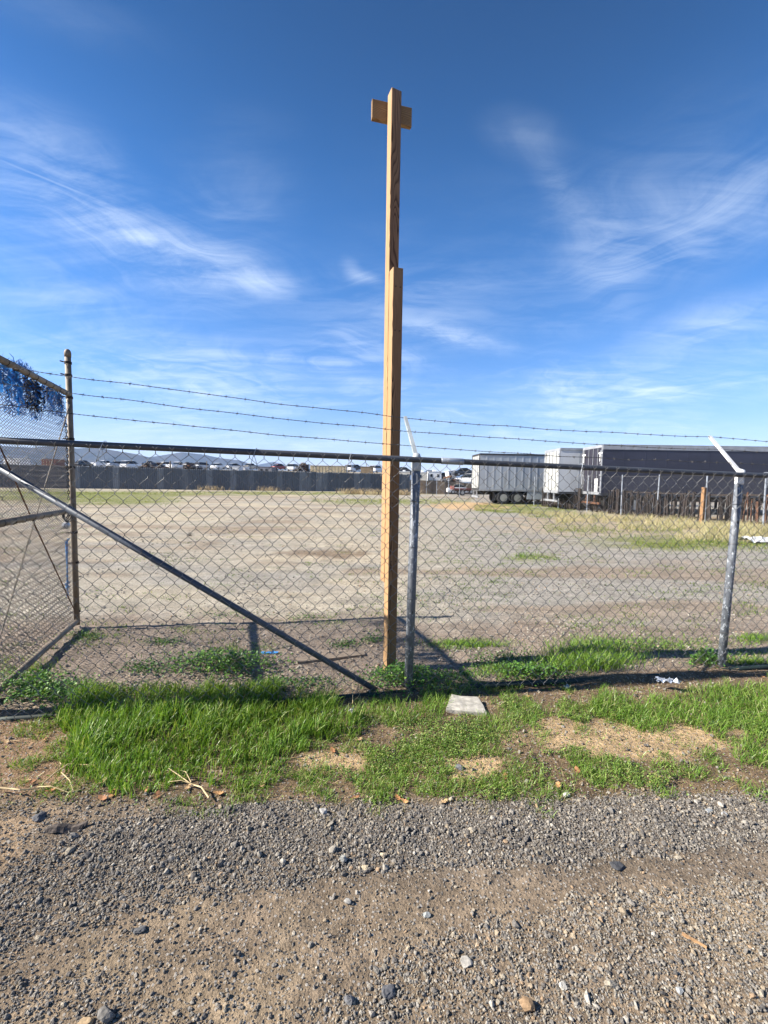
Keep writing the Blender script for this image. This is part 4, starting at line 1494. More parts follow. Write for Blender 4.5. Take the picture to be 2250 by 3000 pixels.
# ------------------------------------------------------------------ the timber post
PB = gnd(1141, 1960)
phi = R(21)
MX = Matrix.Rotation(phi, 4, 'Z')                              # local -y faces the camera, turned to the right
W4 = .089
pf = Vector(PB); pf.z = 0
tim = thing('timber_post', 'tall sawn timber post of two spliced lengths with a short cross board', 'post', pf, phi)
zf = at(1151, 786, PB.y - .03).z; ztl = at(1147, 265, PB.y + .06).z
zlow = at(1118, 1704, PB.y + .05).z


def slope_prism(w0, w1, d0, d1, z0, za, zb, jag=0):
    V = [(w0, d0, z0), (w1, d0, z0), (w1, d1, z0), (w0, d1, z0), (w0, d0, za), (w1, d0, zb), (w1, d1, zb), (w0, d1, za)]
    return np.array(V), np.array([(0, 3, 2, 1), (4, 5, 6, 7), (0, 1, 5, 4), (1, 2, 6, 5), (2, 3, 7, 6), (3, 0, 4, 7)])


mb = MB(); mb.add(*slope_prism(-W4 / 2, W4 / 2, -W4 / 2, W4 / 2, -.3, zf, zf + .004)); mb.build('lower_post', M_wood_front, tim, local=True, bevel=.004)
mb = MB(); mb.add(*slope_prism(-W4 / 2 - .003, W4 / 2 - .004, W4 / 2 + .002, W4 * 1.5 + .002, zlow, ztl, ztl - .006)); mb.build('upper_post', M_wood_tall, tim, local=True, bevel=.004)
zb1 = at(1093, 276, PB.y + .06).z; zb0 = at(1093, 333, PB.y + .06).z
BM = Matrix.Translation((0, W4 * 1.5 + .016, 0)) @ Matrix.Rotation(R(-7), 4, 'Z')
mb = MB(); mb.box((-.172, .0, zb0), (.172, .038, zb1), BM); mb.build('cross_board', M_wood_board, tim, local=True, bevel=.003)
mb = MB()
for z in (zf - .15, zf - .5, zlow + .2, zlow + .7):
    for x in (-.02, .02):
        mb.tube([(x, -W4 / 2 - .003, z), (x, -W4 / 2 + .004, z)], .005, 8, ref=(0, 0, 1))
mb.build('screw', M_rustdark, tim, local=True)

# ------------------------------------------------------------------ stones
ICO_V = []
ph_ = (1 + 5 ** .5) / 2
for a, b in ((-1, ph_), (1, ph_), (-1, -ph_), (1, -ph_)):
    ICO_V.append((a, b, 0))
for a, b in ((-1, ph_), (1, ph_), (-1, -ph_), (1, -ph_)):
    ICO_V.append((0, a, b))
for a, b in ((ph_, -1), (ph_, 1), (-ph_, -1), (-ph_, 1)):
    ICO_V.append((a, 0, b))
ICO_V = np.array(ICO_V) / np.linalg.norm(ICO_V[0])
ICO_F = np.array([(0, 11, 5), (0, 5, 1), (0, 1, 7), (0, 7, 10), (0, 10, 11), (1, 5, 9), (5, 11, 4), (11, 10, 2), (10, 7, 6), (7, 1, 8), (3, 9, 4), (3, 4, 2), (3, 2, 6), (3, 6, 8), (3, 8, 9), (4, 9, 5), (2, 4, 11), (6, 2, 10), (8, 6, 7), (9, 8, 1)])


def rand_rot(n, r):
    q = r.normal(size=(n, 4)); q /= np.linalg.norm(q, axis=1)[:, None]
    w, x, y, z = q.T
    return np.stack([np.stack([1 - 2 * (y * y + z * z), 2 * (x * y - z * w), 2 * (x * z + y * w)], -1),
                     np.stack([2 * (x * y + z * w), 1 - 2 * (x * x + z * z), 2 * (y * z - x * w)], -1),
                     np.stack([2 * (x * z - y * w), 2 * (y * z + x * w), 1 - 2 * (x * x + y * y)], -1)], 1)


def stones(mb, x, y, size, col, r, sink=.3):
    n = len(x)
    V = ICO_V[None] * (1 + r.uniform(-.34, .24, (n, 12, 1)))
    V = V * np.stack([r.uniform(.8, 1.35, n), r.uniform(.7, 1.05, n), r.uniform(.55, .9, n)], -1)[:, None, :]
    V = np.einsum('nij,nkj->nki', rand_rot(n, r), V)
    V[..., 2] *= .85
    V = V * size[:, None, None]
    low = V[..., 2].min(1)
    z = zg(x, y) - low * (1 - sink) - size * sink * .4
    V = V + np.stack([x, y, z], -1)[:, None, :]
    F = (ICO_F[None] + (np.arange(n) * 12)[:, None, None]).reshape(-1, 3)
    mb.add(V.reshape(-1, 3), F, np.repeat(col, 12, 0))


PALETTE = np.array([(.115, .104, .092), (.16, .146, .128), (.21, .19, .163), (.255, .23, .19), (.14, .124, .104), (.265, .23, .175), (.30, .24, .165), (.37, .335, .28), (.085, .079, .073), (.30, .21, .13)])
P_DARK = np.array([.16, .22, .2, .13, .12, .06, .035, .03, .05, .015]); P_DARK /= P_DARK.sum()
P_TAN = np.array([.06, .12, .2, .2, .1, .13, .08, .04, .03, .04]); P_TAN /= P_TAN.sum()

RIDGE = [(150, 2480), (420, 2395), (900, 2352), (1500, 2362), (2300, 2300), (2300, 2470), (1700, 2540), (1200, 2550), (820, 2600), (400, 2680), (-60, 2790), (-60, 2600)]
BOTR = [(1180, 2790), (1650, 2630), (2340, 2560), (2500, 3100), (850, 3100), (950, 2920)]
BOTL = [(-100, 2880), (280, 2830), (480, 2920), (640, 3000), (640, 3100), (-100, 3100)]


def gravel_density(px, py):
    j = (fbm(px / 60, py / 40, 201, 3) - .5) * 70
    d = .08 + .22 * fbm(px / 150, py / 90, 205, 3)
    d = d * (1 - .6 * np.exp(-((py - 2650 + (px - 1100) * .09) / 75) ** 2) * sstep(px, 450, 900))
    d = np.where(inpoly(px + j, py + j * .7, RIDGE), 1.0, d)
    d = np.where(inpoly(px + j, py + j, BOTR), .8, d)
    d = np.where(inpoly(px + j, py + j, BOTL), .6, d)
    d = np.where((py < 2500) & (px < 500) & ~inpoly(px + j, py + j * .7, RIDGE), .25, d)
    d = d * sstep(py, 2300, 2360 + 0 * py)
    return d


def build_gravel():
    r = np.random.default_rng(11)
    mb = MB()
    for n, s0, s1, p in ((110000, .0018, .0042, 1.0), (52000, .0036, .0072, 1.0), (10000, .0068, .0115, .75), (900, .010, .019, .6)):
        x = r.uniform(-3.4, 3.4, n * 2); y = r.uniform(.95, 2.6, n * 2)
        px, py = proj(x, y, 0 * x)
        dn = gravel_density(px, py)
        keep = (r.random(n * 2) < (dn if s0 < .009 else dn ** 2 * np.where(py > 2620, .45, 1)) * p) & (np.abs(px - 1125) < 1750)
        x, y, px, py, dn = x[keep], y[keep], px[keep], py[keep], dn[keep]
        sz = (s0 + (s1 - s0) * r.random(len(x)) ** 1.6) * np.where(py > 2560, .9, 1)
        dark = inpoly(px, py, RIDGE) | (px < 900)
        c1 = PALETTE[r.choice(10, len(x), p=P_DARK)]; c2 = PALETTE[r.choice(10, len(x), p=P_TAN)]
        col = np.where(dark[:, None], c1, c2) * r.uniform(.85, 1.2, (len(x), 1))
        stones(mb, x, y, sz, col, r, .35)
    mb.build('gravel', M_gravel, kind='stuff')
    # yard grit behind the fence
    mb = MB()
    n = 26000
    y = 3.2 + 16 * r.random(n) ** 1.5; x = r.uniform(-1.1, 1.1, n) * y * .95
    keep = fence_d(x, y) > .1
    x, y = x[keep], y[keep]
    nz = fbm(x * 1.2, y * 1.2, 221, 3)
    k2 = r.random(len(x)) < sstep(nz, .35, .7)
    x, y = x[k2], y[k2]
    col = PALETTE[r.choice(10, len(x), p=P_TAN)] * 1.25
    stones(mb, x, y, r.uniform(.004, .013, len(x)) * (1 + .06 * y), col, r, .4)
    mb.build('gravel', M_gravel, kind='stuff')
    # a few pebbles among the weeds
    mb = MB(); n = 900
    x = r.uniform(-3, 3.4, n); y = r.uniform(2.2, 3.5, n)
    keep = fence_d(x, y) < -.05
    x, y = x[keep], y[keep]
    stones(mb, x, y, r.uniform(.005, .014, len(x)), PALETTE[r.choice(10, len(x), p=P_TAN)], r, .35)
    mb.build('gravel', M_gravel, kind='stuff')


build_gravel()


def rock(px, py, wpx, hpx, c, label, seed, flat=.7, name='stone', m=None, depth=None, ang=0):
    """a single stone with facets: icosphere split once and clipped by random planes"""
    p = gnd(px, py); s = p.y / FPX
    wpx, hpx = wpx * .76, hpx * .76
    c = tuple(v * (.74 if max(c) > .3 else 1.0) for v in c)
    a = wpx * s / 2; b = a * (depth or .8); h = hpx * s * .55
    r = np.random.default_rng(seed)
    V = list(map(tuple, ICO_V)); F = [tuple(f) for f in ICO_F]
    for _ in range(2):
        cache = {}; F2 = []
        def mid(i, j):
            k = (min(i, j), max(i, j))
            if k not in cache:
                q = np.array(V[i]) + np.array(V[j]); q /= np.linalg.norm(q); V.append(tuple(q)); cache[k] = len(V) - 1
            return cache[k]
        for i, j, k in F:
            x, y, z = mid(i, j), mid(j, k), mid(k, i)
            F2 += [(i, x, z), (j, y, x), (k, z, y), (x, y, z)]
        F = F2
    V = np.array(V)
    for _ in range(9):
        nrm = r.normal(size=3); nrm /= np.linalg.norm(nrm); dd = r.uniform(.42, .8)
        q = V @ nrm - dd; q = np.clip(q, 0, None); V = V - q[:, None] * nrm
    V *= (1 + .22 * (fbm(V[:, 0] * 2.5 + seed, V[:, 1] * 2.5 + V[:, 2] * 1.7, seed, 3) - .5))[:, None]
    V += r.normal(0, .03, V.shape)
    ca, sa = math.cos(ang), math.sin(ang)
    V = V * np.array((a, b, h * flat)) * 1.15
    V = V @ np.array([(ca, sa, 0), (-sa, ca, 0), (0, 0, 1)])
    V[:, 2] += h * .35
    V += np.array((p.x, p.y, float(zg(p.x, p.y))))
    mb = MB(); mb.add(V, np.array(F), np.array(c) * r.uniform(.9, 1.1, (len(V), 1)))
    o = mb.build(name, m or M_stone)
    tag(center(o), label, 'stone')


rock(946, 2386, 34, 34, (.48, .46, .43), 'bright white stone at the grass edge left of centre', 1)
rock(1662, 2338, 30, 26, (.62, .60, .55), 'pale stone at the grass edge right of centre', 2)
rock(1810, 2540, 58, 34, (.055, .056, .06), 'flat black stone lying alone on the brown road', 3, .5)
rock(1362, 2820, 56, 32, (.30, .28, .245), 'broad pale grey stone on the lower road right of centre', 4, .55)
rock(1018, 2642, 36, 26, (.40, .38, .34), 'light grey stone in the middle of the dirt road', 5)
rock(1250, 2678, 30, 30, (.24, .25, .24), 'grey green angular stone in the middle of the dirt road', 6)
rock(1542, 2952, 60, 64, (.38, .25, .14), 'orange brown blocky stone near the bottom edge', 7)
rock(310, 2972, 70, 60, (.15, .14, .125), 'large dark rough stone near the bottom left', 8)
rock(250, 2996, 56, 30, (.46, .33, .19), 'yellowish stone cut by the bottom edge at left', 9)
rock(1005, 2530, 30, 44, (.27, .27, .25), 'upright grey stone in the gravel ridge at centre', 10)
rock(1068, 2548, 36, 24, (.55, .45, .30), 'cream stone just below the gravel ridge at centre', 11)
rock(1125, 2514, 34, 24, (.52, .42, .29), 'cream stone within the gravel ridge at centre', 12)
rock(1790, 2900, 50, 40, (.40, .35, .27), 'tan stone in coarse gravel at the lower right', 13)
rock(1650, 2895, 34, 32, (.58, .54, .46), 'pale angular stone in coarse gravel left of the tan stone', 14)
rock(1022, 2930, 46, 50, (.14, .14, .145), 'upright dark stone near the bottom centre', 15)
rock(1135, 2895, 70, 50, (.10, .10, .105), 'large dark rough stone right of the bottom centre', 16)
rock(118, 2405, 56, 30, (.085, .085, .09), 'long dark cinder stone near the left grass edge', 17)
rock(2122, 2396, 24, 22, (.60, .60, .58), 'white stone in the gravel ridge at far right', 18)
rock(2072, 2384, 36, 14, (.27, .285, .285), 'bluish grey flat stone in the gravel ridge at far right', 19)
rock(410, 2720, 46, 34, (.10, .10, .10), 'dark stone with shadow on the left of the road', 20)
rock(2088, 2122, 34, 24, (.10, .10, .105), 'dark grey stone among weeds at right', 21)
rock(1345, 2258, 34, 24, (.13, .13, .14), 'dark stone in the bare patch among weeds', 22)
rock(2048, 1572, 28, 18, (.36, .33, .28), 'grey rock on the grass before the distant fence', 23, .8)
rock(1990, 2915, 30, 40, (.40, .41, .40), 'blue grey stone in coarse gravel at lower right', 24)

# concrete slab fragment
cs = [gnd(1306, 2074, .04), gnd(1360, 2080, .04), gnd(1426, 2084, .04), gnd(1418, 2066, .04), gnd(1400, 2043, .04), gnd(1350, 2040, .04), gnd(1322, 2036, .04)]
mb = MB(); n = 7
tp_ = [Vector((p.x, p.y, (.034, .037, .030, .038, .048, .046, .050)[i])) for i, p in enumerate(cs)]
V = [tuple(p) for p in tp_] + [(p.x + .004, p.y - .004, -.02) for p in cs]
mb.add(np.array(V), [np.arange(n)[None], np.stack([n + np.arange(n), n + (np.arange(n) + 1) % n, (np.arange(n) + 1) % n, np.arange(n)], -1)])
tag(center(mb.build('concrete_slab', M_concrete, bevel=.006)), 'flat pale concrete slab fragment in grass at the fence foot', 'slab')

# weathered plank half buried behind the fence
pa, pb_ = gnd(870, 1938), gnd(1068, 1916)
d = pb_ - pa
mb = MB(); mb.box((0, -.05, -.02), (d.length, .05, .018), Matrix.Translation(pa) @ Matrix.Rotation(math.atan2(d.y, d.x), 4, 'Z'))
tag(center(mb.build('plank', M_plank, bevel=.004)), 'weathered brown plank half buried in soil behind the fence', 'plank')

# bark slab on the road
b0 = gnd(195, 2440)
mb = MB(); r = random.Random(9)
n = 14
for k in range(2):
    pass
xs = np.linspace(-.085, .085, n)
V = []
for i, x in enumerate(xs):
    w = .024 * (1 - (abs(x) / .095) ** 3) + r.uniform(-.003, .003)
    z = .018 + .012 * math.sin(i * .5)
    for y, zz in ((-w, z - .01), (-w * .3, z + .006 + r.uniform(-.003, .003)), (w * .5, z + .008), (w, z - .004), (0, z - .014)):
        V.append((x, y, zz))
V = np.array(V)
i = np.arange(n - 1)[:, None] * 5; j = np.arange(5)[None]; j2 = (j + 1) % 5
Mr = np.array(Matrix.Rotation(.35, 3, 'Z'))
mb.add(V @ Mr.T + np.array((b0.x, b0.y, float(zg(b0.x, b0.y)))), [np.stack([i + j, i + 5 + j, i + 5 + j2, i + j2], -1).reshape(-1, 4), np.arange(5)[None], np.arange(5)[::-1][None] + (n - 1) * 5])
tag(center(mb.build('bark_piece', M_bark)), 'dark curled bark piece lying on the dirt at left', 'bark')

# foil wrapper, scraps, wood sliver
def crumple(name, px, py, L, W, m, label, cat, seed, z=.03, ang=0., rough=.012):
    p = gnd(px, py); r = np.random.default_rng(seed)
    nx, ny = 12, 7
    X, Y = np.meshgrid(np.linspace(-L / 2, L / 2, nx), np.linspace(-W / 2, W / 2, ny))
    Z = z + r.normal(0, rough, X.shape) + .6 * W * (1 - (2 * Y / W) ** 2) * .4
    X = X + r.normal(0, rough * .5, X.shape); Y = Y + r.normal(0, rough * .4, X.shape)
    ca, sa = math.cos(ang), math.sin(ang)
    V = np.stack([p.x + X * ca - Y * sa, p.y + X * sa + Y * ca, Z + float(zg(p.x, p.y))], -1).reshape(-1, 3)
    idx = np.arange(nx * ny).reshape(ny, nx)
    mb = MB(); mb.add(V, np.stack([idx[:-1, :-1], idx[:-1, 1:], idx[1:, 1:], idx[1:, :-1]], -1).reshape(-1, 4), (1, 1, 1))
    o = mb.build(name, m)
    s_ = o.modifiers.new('solid', 'SOLIDIFY'); s_.thickness = .0015
    tag(center(o), label, cat)


crumple('foil_wrapper', 1955, 2024, .17, .05, M_foil, 'crumpled silver wrapper lying in grass near the right post', 'litter', 1, .08, -.35)
crumple('blue_scrap', 790, 1914, .16, .03, M_bluerope, 'torn blue plastic scrap on the soil behind the fence', 'litter', 2, .01, .1, .006)
crumple('white_sheet', 2232, 1590, 1.1, .5, M_litter, 'flat white sheet lying in dry grass at the right edge', 'litter', 3, .06, 0, .02)
crumple('paper_scrap', 1660, 2018, .05, .03, M_litter, 'small white paper scrap below the fence right of the slab', 'litter', 4, .02, .5, .006)
crumple('paper_scrap', 1030, 2105, .04, .03, M_litter, 'small white paper scrap in the weeds below the brace foot', 'litter', 5, .05, .9, .008)
w = gnd(2032, 2775)
mb = MB(); mb.add(*slope_prism(-.036, .036, -.005, .005, 0, .008, .011)); V = mb.V[0]; V[[1, 5], 1] += .008; V[[2, 6], 1] -= .003
V[:] = V @ np.array(Matrix.Rotation(-.75, 3, 'Z')).T + np.array((w.x, w.y, float(zg(w.x, w.y)) + .004))
tag(center(mb.build('wood_sliver', plain('split wood', (.34, .20, .095), .8, 0, .35, 60))), 'orange split wood sliver on the gravel at lower right', 'wood')


def twig(pts_px, r0, label, branches=()):
    def path(pp, lift):
        P = [gnd(*p) for p in pp]
        return [Vector((p.x, p.y, float(zg(p.x, p.y)) + lift + .012 * math.sin(2.1 * i))) for i, p in enumerate(P)]
    mb = MB()
    P = path(pts_px, .03); mb.tube(P, np.linspace(r0, r0 * .5, len(P)), 6)
    for b in branches:
        Q = path(b, .03); mb.tube(Q, np.linspace(r0 * .6, r0 * .25, len(Q)), 5)
    tag(center(mb.build('dead_twig', M_twig)), label, 'twig')


twig([(-10, 2328), (60, 2338), (110, 2322), (160, 2280), (200, 2256), (235, 2248), (280, 2256)], .0042, 'branching pale dry stem lying at the left grass edge',
     [[(110, 2322), (150, 2330), (200, 2335), (240, 2328)], [(160, 2280), (180, 2258), (172, 2235)], [(200, 2256), (222, 2240), (260, 2225)], [(180, 2275), (205, 2310), (215, 2330)]])
twig([(612, 2352), (590, 2325), (560, 2306), (530, 2288), (495, 2270)], .0042, 'pale dry stem arching from the tall grass onto gravel', [[(570, 2312), (530, 2308), (490, 2300)], [(560, 2306), (545, 2280), (520, 2262)]])
twig([(1033, 2078), (1034, 2020), (1036, 1985)], .003, 'thin dry upright stalk beside the foot of the brace', [[(1033, 2070), (1050, 2055), (1065, 2030)]])
twig([(2060, 1955), (2090, 1930), (2130, 1918), (2150, 1960)], .003, 'bent dry stalk leaning at the right fence post')
twig([(620, 1965), (680, 1945), (728, 1932)], .0035, 'pale dry stalk lying on the leafy weeds behind the fence')


def dry_leaves():
    r = random.Random(31)
    spots = [(115, 2150), (130, 2170), (75, 2290), (90, 2300), (150, 2322), (300, 2298), (330, 2330), (300, 2345), (430, 2320), (460, 2338), (550, 2310), (640, 2330), (405, 2210), (20, 2180), (1050, 2175), (975, 2205),
             (1040, 2345), (1165, 2345), (1185, 2355), (1300, 2362), (1690, 2272), (1635, 2312), (2235, 1985), (1545, 2045), (1480, 2285), (770, 2300)]
    for i, (px, py) in enumerate(spots):
        p = gnd(px, py); mb = MB()
        s = r.uniform(.018, .032)
        out = [(-1, 0), (-.55, .38), (-.2, .3), (0, .62), (.3, .36), (.62, .4), (1, 0), (.6, -.36), (.3, -.3), (.05, -.58), (-.25, -.3), (-.6, -.34)]
        a = r.uniform(0, 6.3); ca, sa = math.cos(a), math.sin(a); tl = r.uniform(-.5, .5)
        V = [(0, 0, 0)] + [(x, y, .45 * y * y + .25 * x * x + r.uniform(-.05, .1) + tl * y * .6) for x, y in out]
        V = np.array([((x * ca - y * sa) * s + p.x, (x * sa + y * ca) * s + p.y, z * s + .010 + float(zg(p.x, p.y))) for x, y, z in V])
        F = np.array([(0, k + 1, (k + 1) % 12 + 1) for k in range(12)])
        c = np.array(r.choice([(.42, .20, .08), (.50, .28, .12), (.35, .17, .08), (.55, .38, .20)]))
        mb.add(V, F, c)
        o = mb.build('dry_leaf', M_dryleaf)
        so = o.modifiers.new('solid', 'SOLIDIFY'); so.thickness = .0006
        tag(center(o), 'curled brown dry leaf lying on the strip beside the road', 'leaf', 'dry leaves scattered along the grass strip')


dry_leaves()


# ------------------------------------------------------------------ grass and weeds
def blades(mb, x, y, h, w, lean, col, r, curl=.5, z=None, az=None):
    n = len(x)
    z = zg(x, y) - .004 if z is None else z
    a = r.uniform(0, 2 * np.pi, n) if az is None else az
    dx, dy = np.cos(a), np.sin(a)
    b = r.uniform(0, np.pi, n); sx, sy = np.cos(b) * w / 2, np.sin(b) * w / 2
    P = []
    for f, k in ((0, 1.0), (.4, .95), (.75, .7)):
        off = h * lean * (f ** (1 + curl)); zz = z + h * (f - .25 * lean * f * f)
        P.append(np.stack([x + dx * off - sx * k, y + dy * off - sy * k, zz], -1))
        P.append(np.stack([x + dx * off + sx * k, y + dy * off + sy * k, zz], -1))
    off = h * lean; P.append(np.stack([x + dx * off, y + dy * off, z + h * (1 - .25 * lean - .12 * lean)], -1))
    V = np.stack(P, 1)
    base = (np.arange(n) * 7)[:, None]
    F4 = np.concatenate([base + np.array([[0, 1, 3, 2]]), base + np.array([[2, 3, 5, 4]])])
    F3 = base + np.array([[4, 5, 6]])
    mb.add(V.reshape(-1, 3), [F4, F3], np.repeat(col, 7, 0))


def leaves(mb, x, y, z, size, col, r, tilt=.6):
    """rounded slightly cupped leaves"""
    n = len(x)
    out = np.array([(0, 0), (.35, .42), (.75, .5), (1.05, .28), (1.12, 0), (1.05, -.28), (.75, -.5), (.35, -.42)])
    L = np.concatenate([out, np.zeros((8, 1))], 1); L[:, 2] = .35 * L[:, 1] ** 2 - .10 * L[:, 0] ** 2
    a = r.uniform(0, 2 * np.pi, n); t = r.normal(.15, tilt, n); ro = r.normal(0, .4, n)
    ca, sa, ct, st = np.cos(a), np.sin(a), np.cos(t), np.sin(t)
    X = L[None, :, 0] * ct[:, None] - L[None, :, 2] * st[:, None]
    Z = L[None, :, 0] * st[:, None] + L[None, :, 2] * ct[:, None] + L[None, :, 1] * ro[:, None] * .5
    Y = L[None, :, 1] + 0 * X
    s = size[:, None]
    V = np.stack([x[:, None] + s * (X * ca[:, None] - Y * sa[:, None]), y[:, None] + s * (X * sa[:, None] + Y * ca[:, None]), z[:, None] + s * Z], -1)
    base = (np.arange(n) * 8)[:, None]
    F = np.concatenate([base + np.array([[0, 1, 2, 3]]), base + np.array([[0, 3, 4, 5]]), base + np.array([[0, 5, 6, 7]])])
    mb.add(V.reshape(-1, 3), F, np.repeat(col, 8, 0))


TALL = [(140, 2170), (215, 2090), (330, 2055), (640, 2035), (880, 2045), (1000, 2075), (1010, 2150), (900, 2240), (880, 2290), (700, 2318), (420, 2330), (130, 2300), (150, 2230)]
MED = [[(1080, 2120), (1130, 2050), (1240, 2040), (1310, 2060), (1320, 2110), (1200, 2150), (1090, 2150)], [(1790, 2130), (1850, 2040), (1930, 2045), (2050, 2010), (2300, 1990), (2300, 2120), (2000, 2150)],
       [(2180, 2100), (2300, 2090), (2300, 2260), (2200, 2240)]]
LOW = [[(900, 2130), (1060, 2100), (1250, 2120), (1480, 2080), (1560, 2120), (1620, 2220), (1650, 2300), (1500, 2330), (1250, 2350), (1000, 2315), (880, 2290), (905, 2235)],
       [(1450, 2060), (1700, 2060), (1900, 2080), (2280, 2100), (2280, 2180), (2150, 2150), (1900, 2135), (1600, 2130), (1480, 2110)],
       [(1690, 2230), (1880, 2200), (2060, 2195), (2180, 2240), (2130, 2300), (1900, 2330), (1740, 2330)]]
BARE = [(1880, 2168, 300, 44), (1400, 2252, 80, 32), (965, 2228, 105, 28)]


def bare(px, py):
    j = (fbm(px / 50, py / 30, 301, 3) - .5) * 1.0
    b = np.zeros(px.shape, bool)
    for cx, cy, rx, ry in BARE:
        b |= np.hypot((px - cx) / rx, (py - cy) / ry) + j * 1.6 + (fbm(px / 14, py / 9, 303, 2) - .5) * .8 < 1
    return b


def sample(n, r, x0=-3.4, x1=3.6, y0=1.95, y1=3.9):
    x = r.uniform(x0, x1, n); y = r.uniform(y0, y1, n)
    px, py = proj(x, y, 0 * x)
    jx = (fbm(x * 4, y * 4, 311, 5) - .5) * 330; jy = (fbm(x * 4 + 50, y * 4, 313, 5) - .5) * 150
    return x, y, px, py, px + jx, py + jy


GREENS = np.array([(.115, .225, .025), (.165, .285, .04), (.065, .14, .018), (.23, .33, .065), (.34, .37, .14)])


def gcol(n, r, p=(.27, .28, .2, .16, .09)):
    return GREENS[r.choice(5, n, p=p)] * r.uniform(.8, 1.2, (n, 1))


def build_grass():
    r = np.random.default_rng(21)
    mb = MB()
    # tall dense stand on the left
    x, y, px, py, qx, qy = sample(210000, r)
    k = inpoly(qx, qy, TALL) & (r.random(len(x)) < .30 + .8 * (fbm(x * 7, y * 7, 331, 2) - .35)) & ~bare(px, py)
    x, y, py = x[k], y[k], py[k]
    cl = fbm(x * 3.2, y * 3.2, 333, 3)
    back = sstep(py, 2320, 2100)
    h = (.045 + .085 * back) * (.65 + .9 * cl) * r.uniform(.6, 1.2, len(x))
    az = r.normal(.3, 1.3, len(x)) + (cl - .5) * 5
    blades(mb, x, y, h, r.uniform(.003, .0068, len(x)), r.uniform(.12, .85, len(x)), gcol(len(x), r) * (.75 + .5 * cl[:, None]), r, .7, None, az)
    # medium tufts
    x, y, px, py, qx, qy = sample(120000, r)
    k = np.zeros(len(x), bool)
    for P in MED:
        k |= inpoly(qx, qy, P)
    k &= r.random(len(x)) < .55
    x, y = x[k], y[k]
    cl = fbm(x * 4, y * 4, 343, 3)
    h = .085 * (.5 + 1.0 * cl) * r.uniform(.6, 1.25, len(x))
    blades(mb, x, y, h, r.uniform(.0026, .0045, len(x)), r.uniform(.2, .9, len(x)), gcol(len(x), r, (.26, .3, .18, .18, .08)), r, .7)
    # short grass through the weeds and the ragged edge towards the gravel
    x, y, px, py, qx, qy = sample(300000, r)
    k = np.zeros(len(x), bool)
    for P in LOW:
        k |= inpoly(qx, qy, P)
    fe = fbm(x * 6, y * 6, 351, 3)
    edge = (qy > 2010) & (((qy < 2380) & (py < 2360) & (fe > .60) & (r.random(len(x)) < .35)) | ((py < 2470) & (fe > .72) & (r.random(len(x)) < .10)))
    k = ((k & (r.random(len(x)) < .5 * sstep(fbm(x * 5, y * 6, 355, 4), .38, .62))) | edge) & ~(bare(px, py) & (r.random(len(x)) < .88)) & (fence_d(x, y) < .05) & (edge | (py < 2335 + 60 * (fbm(x * 5, y * 5, 357, 3) - .5)))
    x, y = x[k], y[k]
    h = .05 * r.uniform(.4, 1.4, len(x))
    blades(mb, x, y, h, r.uniform(.002, .0038, len(x)), r.uniform(.3, 1.1, len(x)), gcol(len(x), r, (.2, .28, .14, .26, .12)), r, .6)
    # a dry or sandy-green thatch in between
    x, y, px, py, qx, qy = sample(60000, r)
    k = (qy > 2000) & (qy < 2380) & (r.random(len(x)) < .35) & (fence_d(x, y) < .1)
    x, y = x[k], y[k]
    c = np.array([(.30, .22, .10), (.22, .20, .07), (.40, .31, .17)])[r.choice(3, len(x))] * r.uniform(.7, 1.1, (len(x), 1))
    blades(mb, x, y, .04 * r.uniform(.3, 1.2, len(x)), r.uniform(.0015, .003, len(x)), r.uniform(.7, 1.6, len(x)), c, r, .5)
    # inside the yard: strips and tufts behind the fence
    for (cx, cy, rx, ry, n, hh, p) in [(1720, 1945, 130, 45, 3200, .15, .8), (1370, 1886, 120, 14, 2000, .045, .7), (1760, 1890, 130, 30, 1800, .045, .5), (1960, 1890, 150, 30, 1500, .04, .45), (2210, 1872, 60, 14, 800, .05, .6),
                                        (2200, 1965, 90, 30, 2200, .06, .6), (1480, 1975, 120, 30, 1400, .05, .5), (960, 1815, 120, 22, 800, .03, .35), (520, 1842, 230, 16, 900, .028, .3), (700, 1900, 120, 30, 700, .04, .4),
                                        (1535, 1630, 60, 12, 420, .08, .45), (1610, 1642, 110, 14, 260, .05, .3), (1860, 1680, 120, 18, 260, .05, .3), (1800, 1760, 250, 60, 900, .03, .2), (1350, 1770, 200, 60, 500, .03, .2), (640, 1710, 200, 20, 500, .025, .25),
                                        (60, 1960, 130, 40, 900, .05, .5), (280, 1870, 90, 20, 600, .035, .4)]:
        px = cx + rx * r.normal(0, .5, n); py = cy + ry * r.normal(0, .5, n)
        P = np.array([tuple(gnd(a, b)) for a, b in zip(px, py)])
        x, y = P[:, 0], P[:, 1]
        k = (fbm(x * 8, y * 8, 361, 2) > 1 - p - .2) & (fence_d(x, y) > .03)
        x, y = x[k], y[k]
        if not len(x):
            continue
        sc_ = 1 + (y.mean() > 6) * .6
        blades(mb, x, y, hh * r.uniform(.5, 1.2, len(x)), r.uniform(.003, .0055, len(x)) * sc_, r.uniform(.2, .8, len(x)), gcol(len(x), r), r, .6)
    # tiny weeds scattered over the yard
    n = 3600
    y = 3.9 + 16 * r.random(n) ** 1.5; x = r.uniform(-1, 1.0, n) * y * .95
    px, py = proj(x, y, 0 * x)
    k = (fence_d(x, y) > .25) & (r.random(n) < (.25 + .75 * sstep(px, 900, 1500)) * sstep(fbm(x * .8, y * 1.2, 377, 3), .40, .62))
    cx, cy = np.repeat(x[k], 16), np.repeat(y[k], 16)
    sp = np.repeat(r.uniform(.02, .12, k.sum()), 16)
    x = cx + r.normal(0, 1, len(cx)) * sp * 1.5; y = cy + r.normal(0, 1, len(cx)) * sp * .6
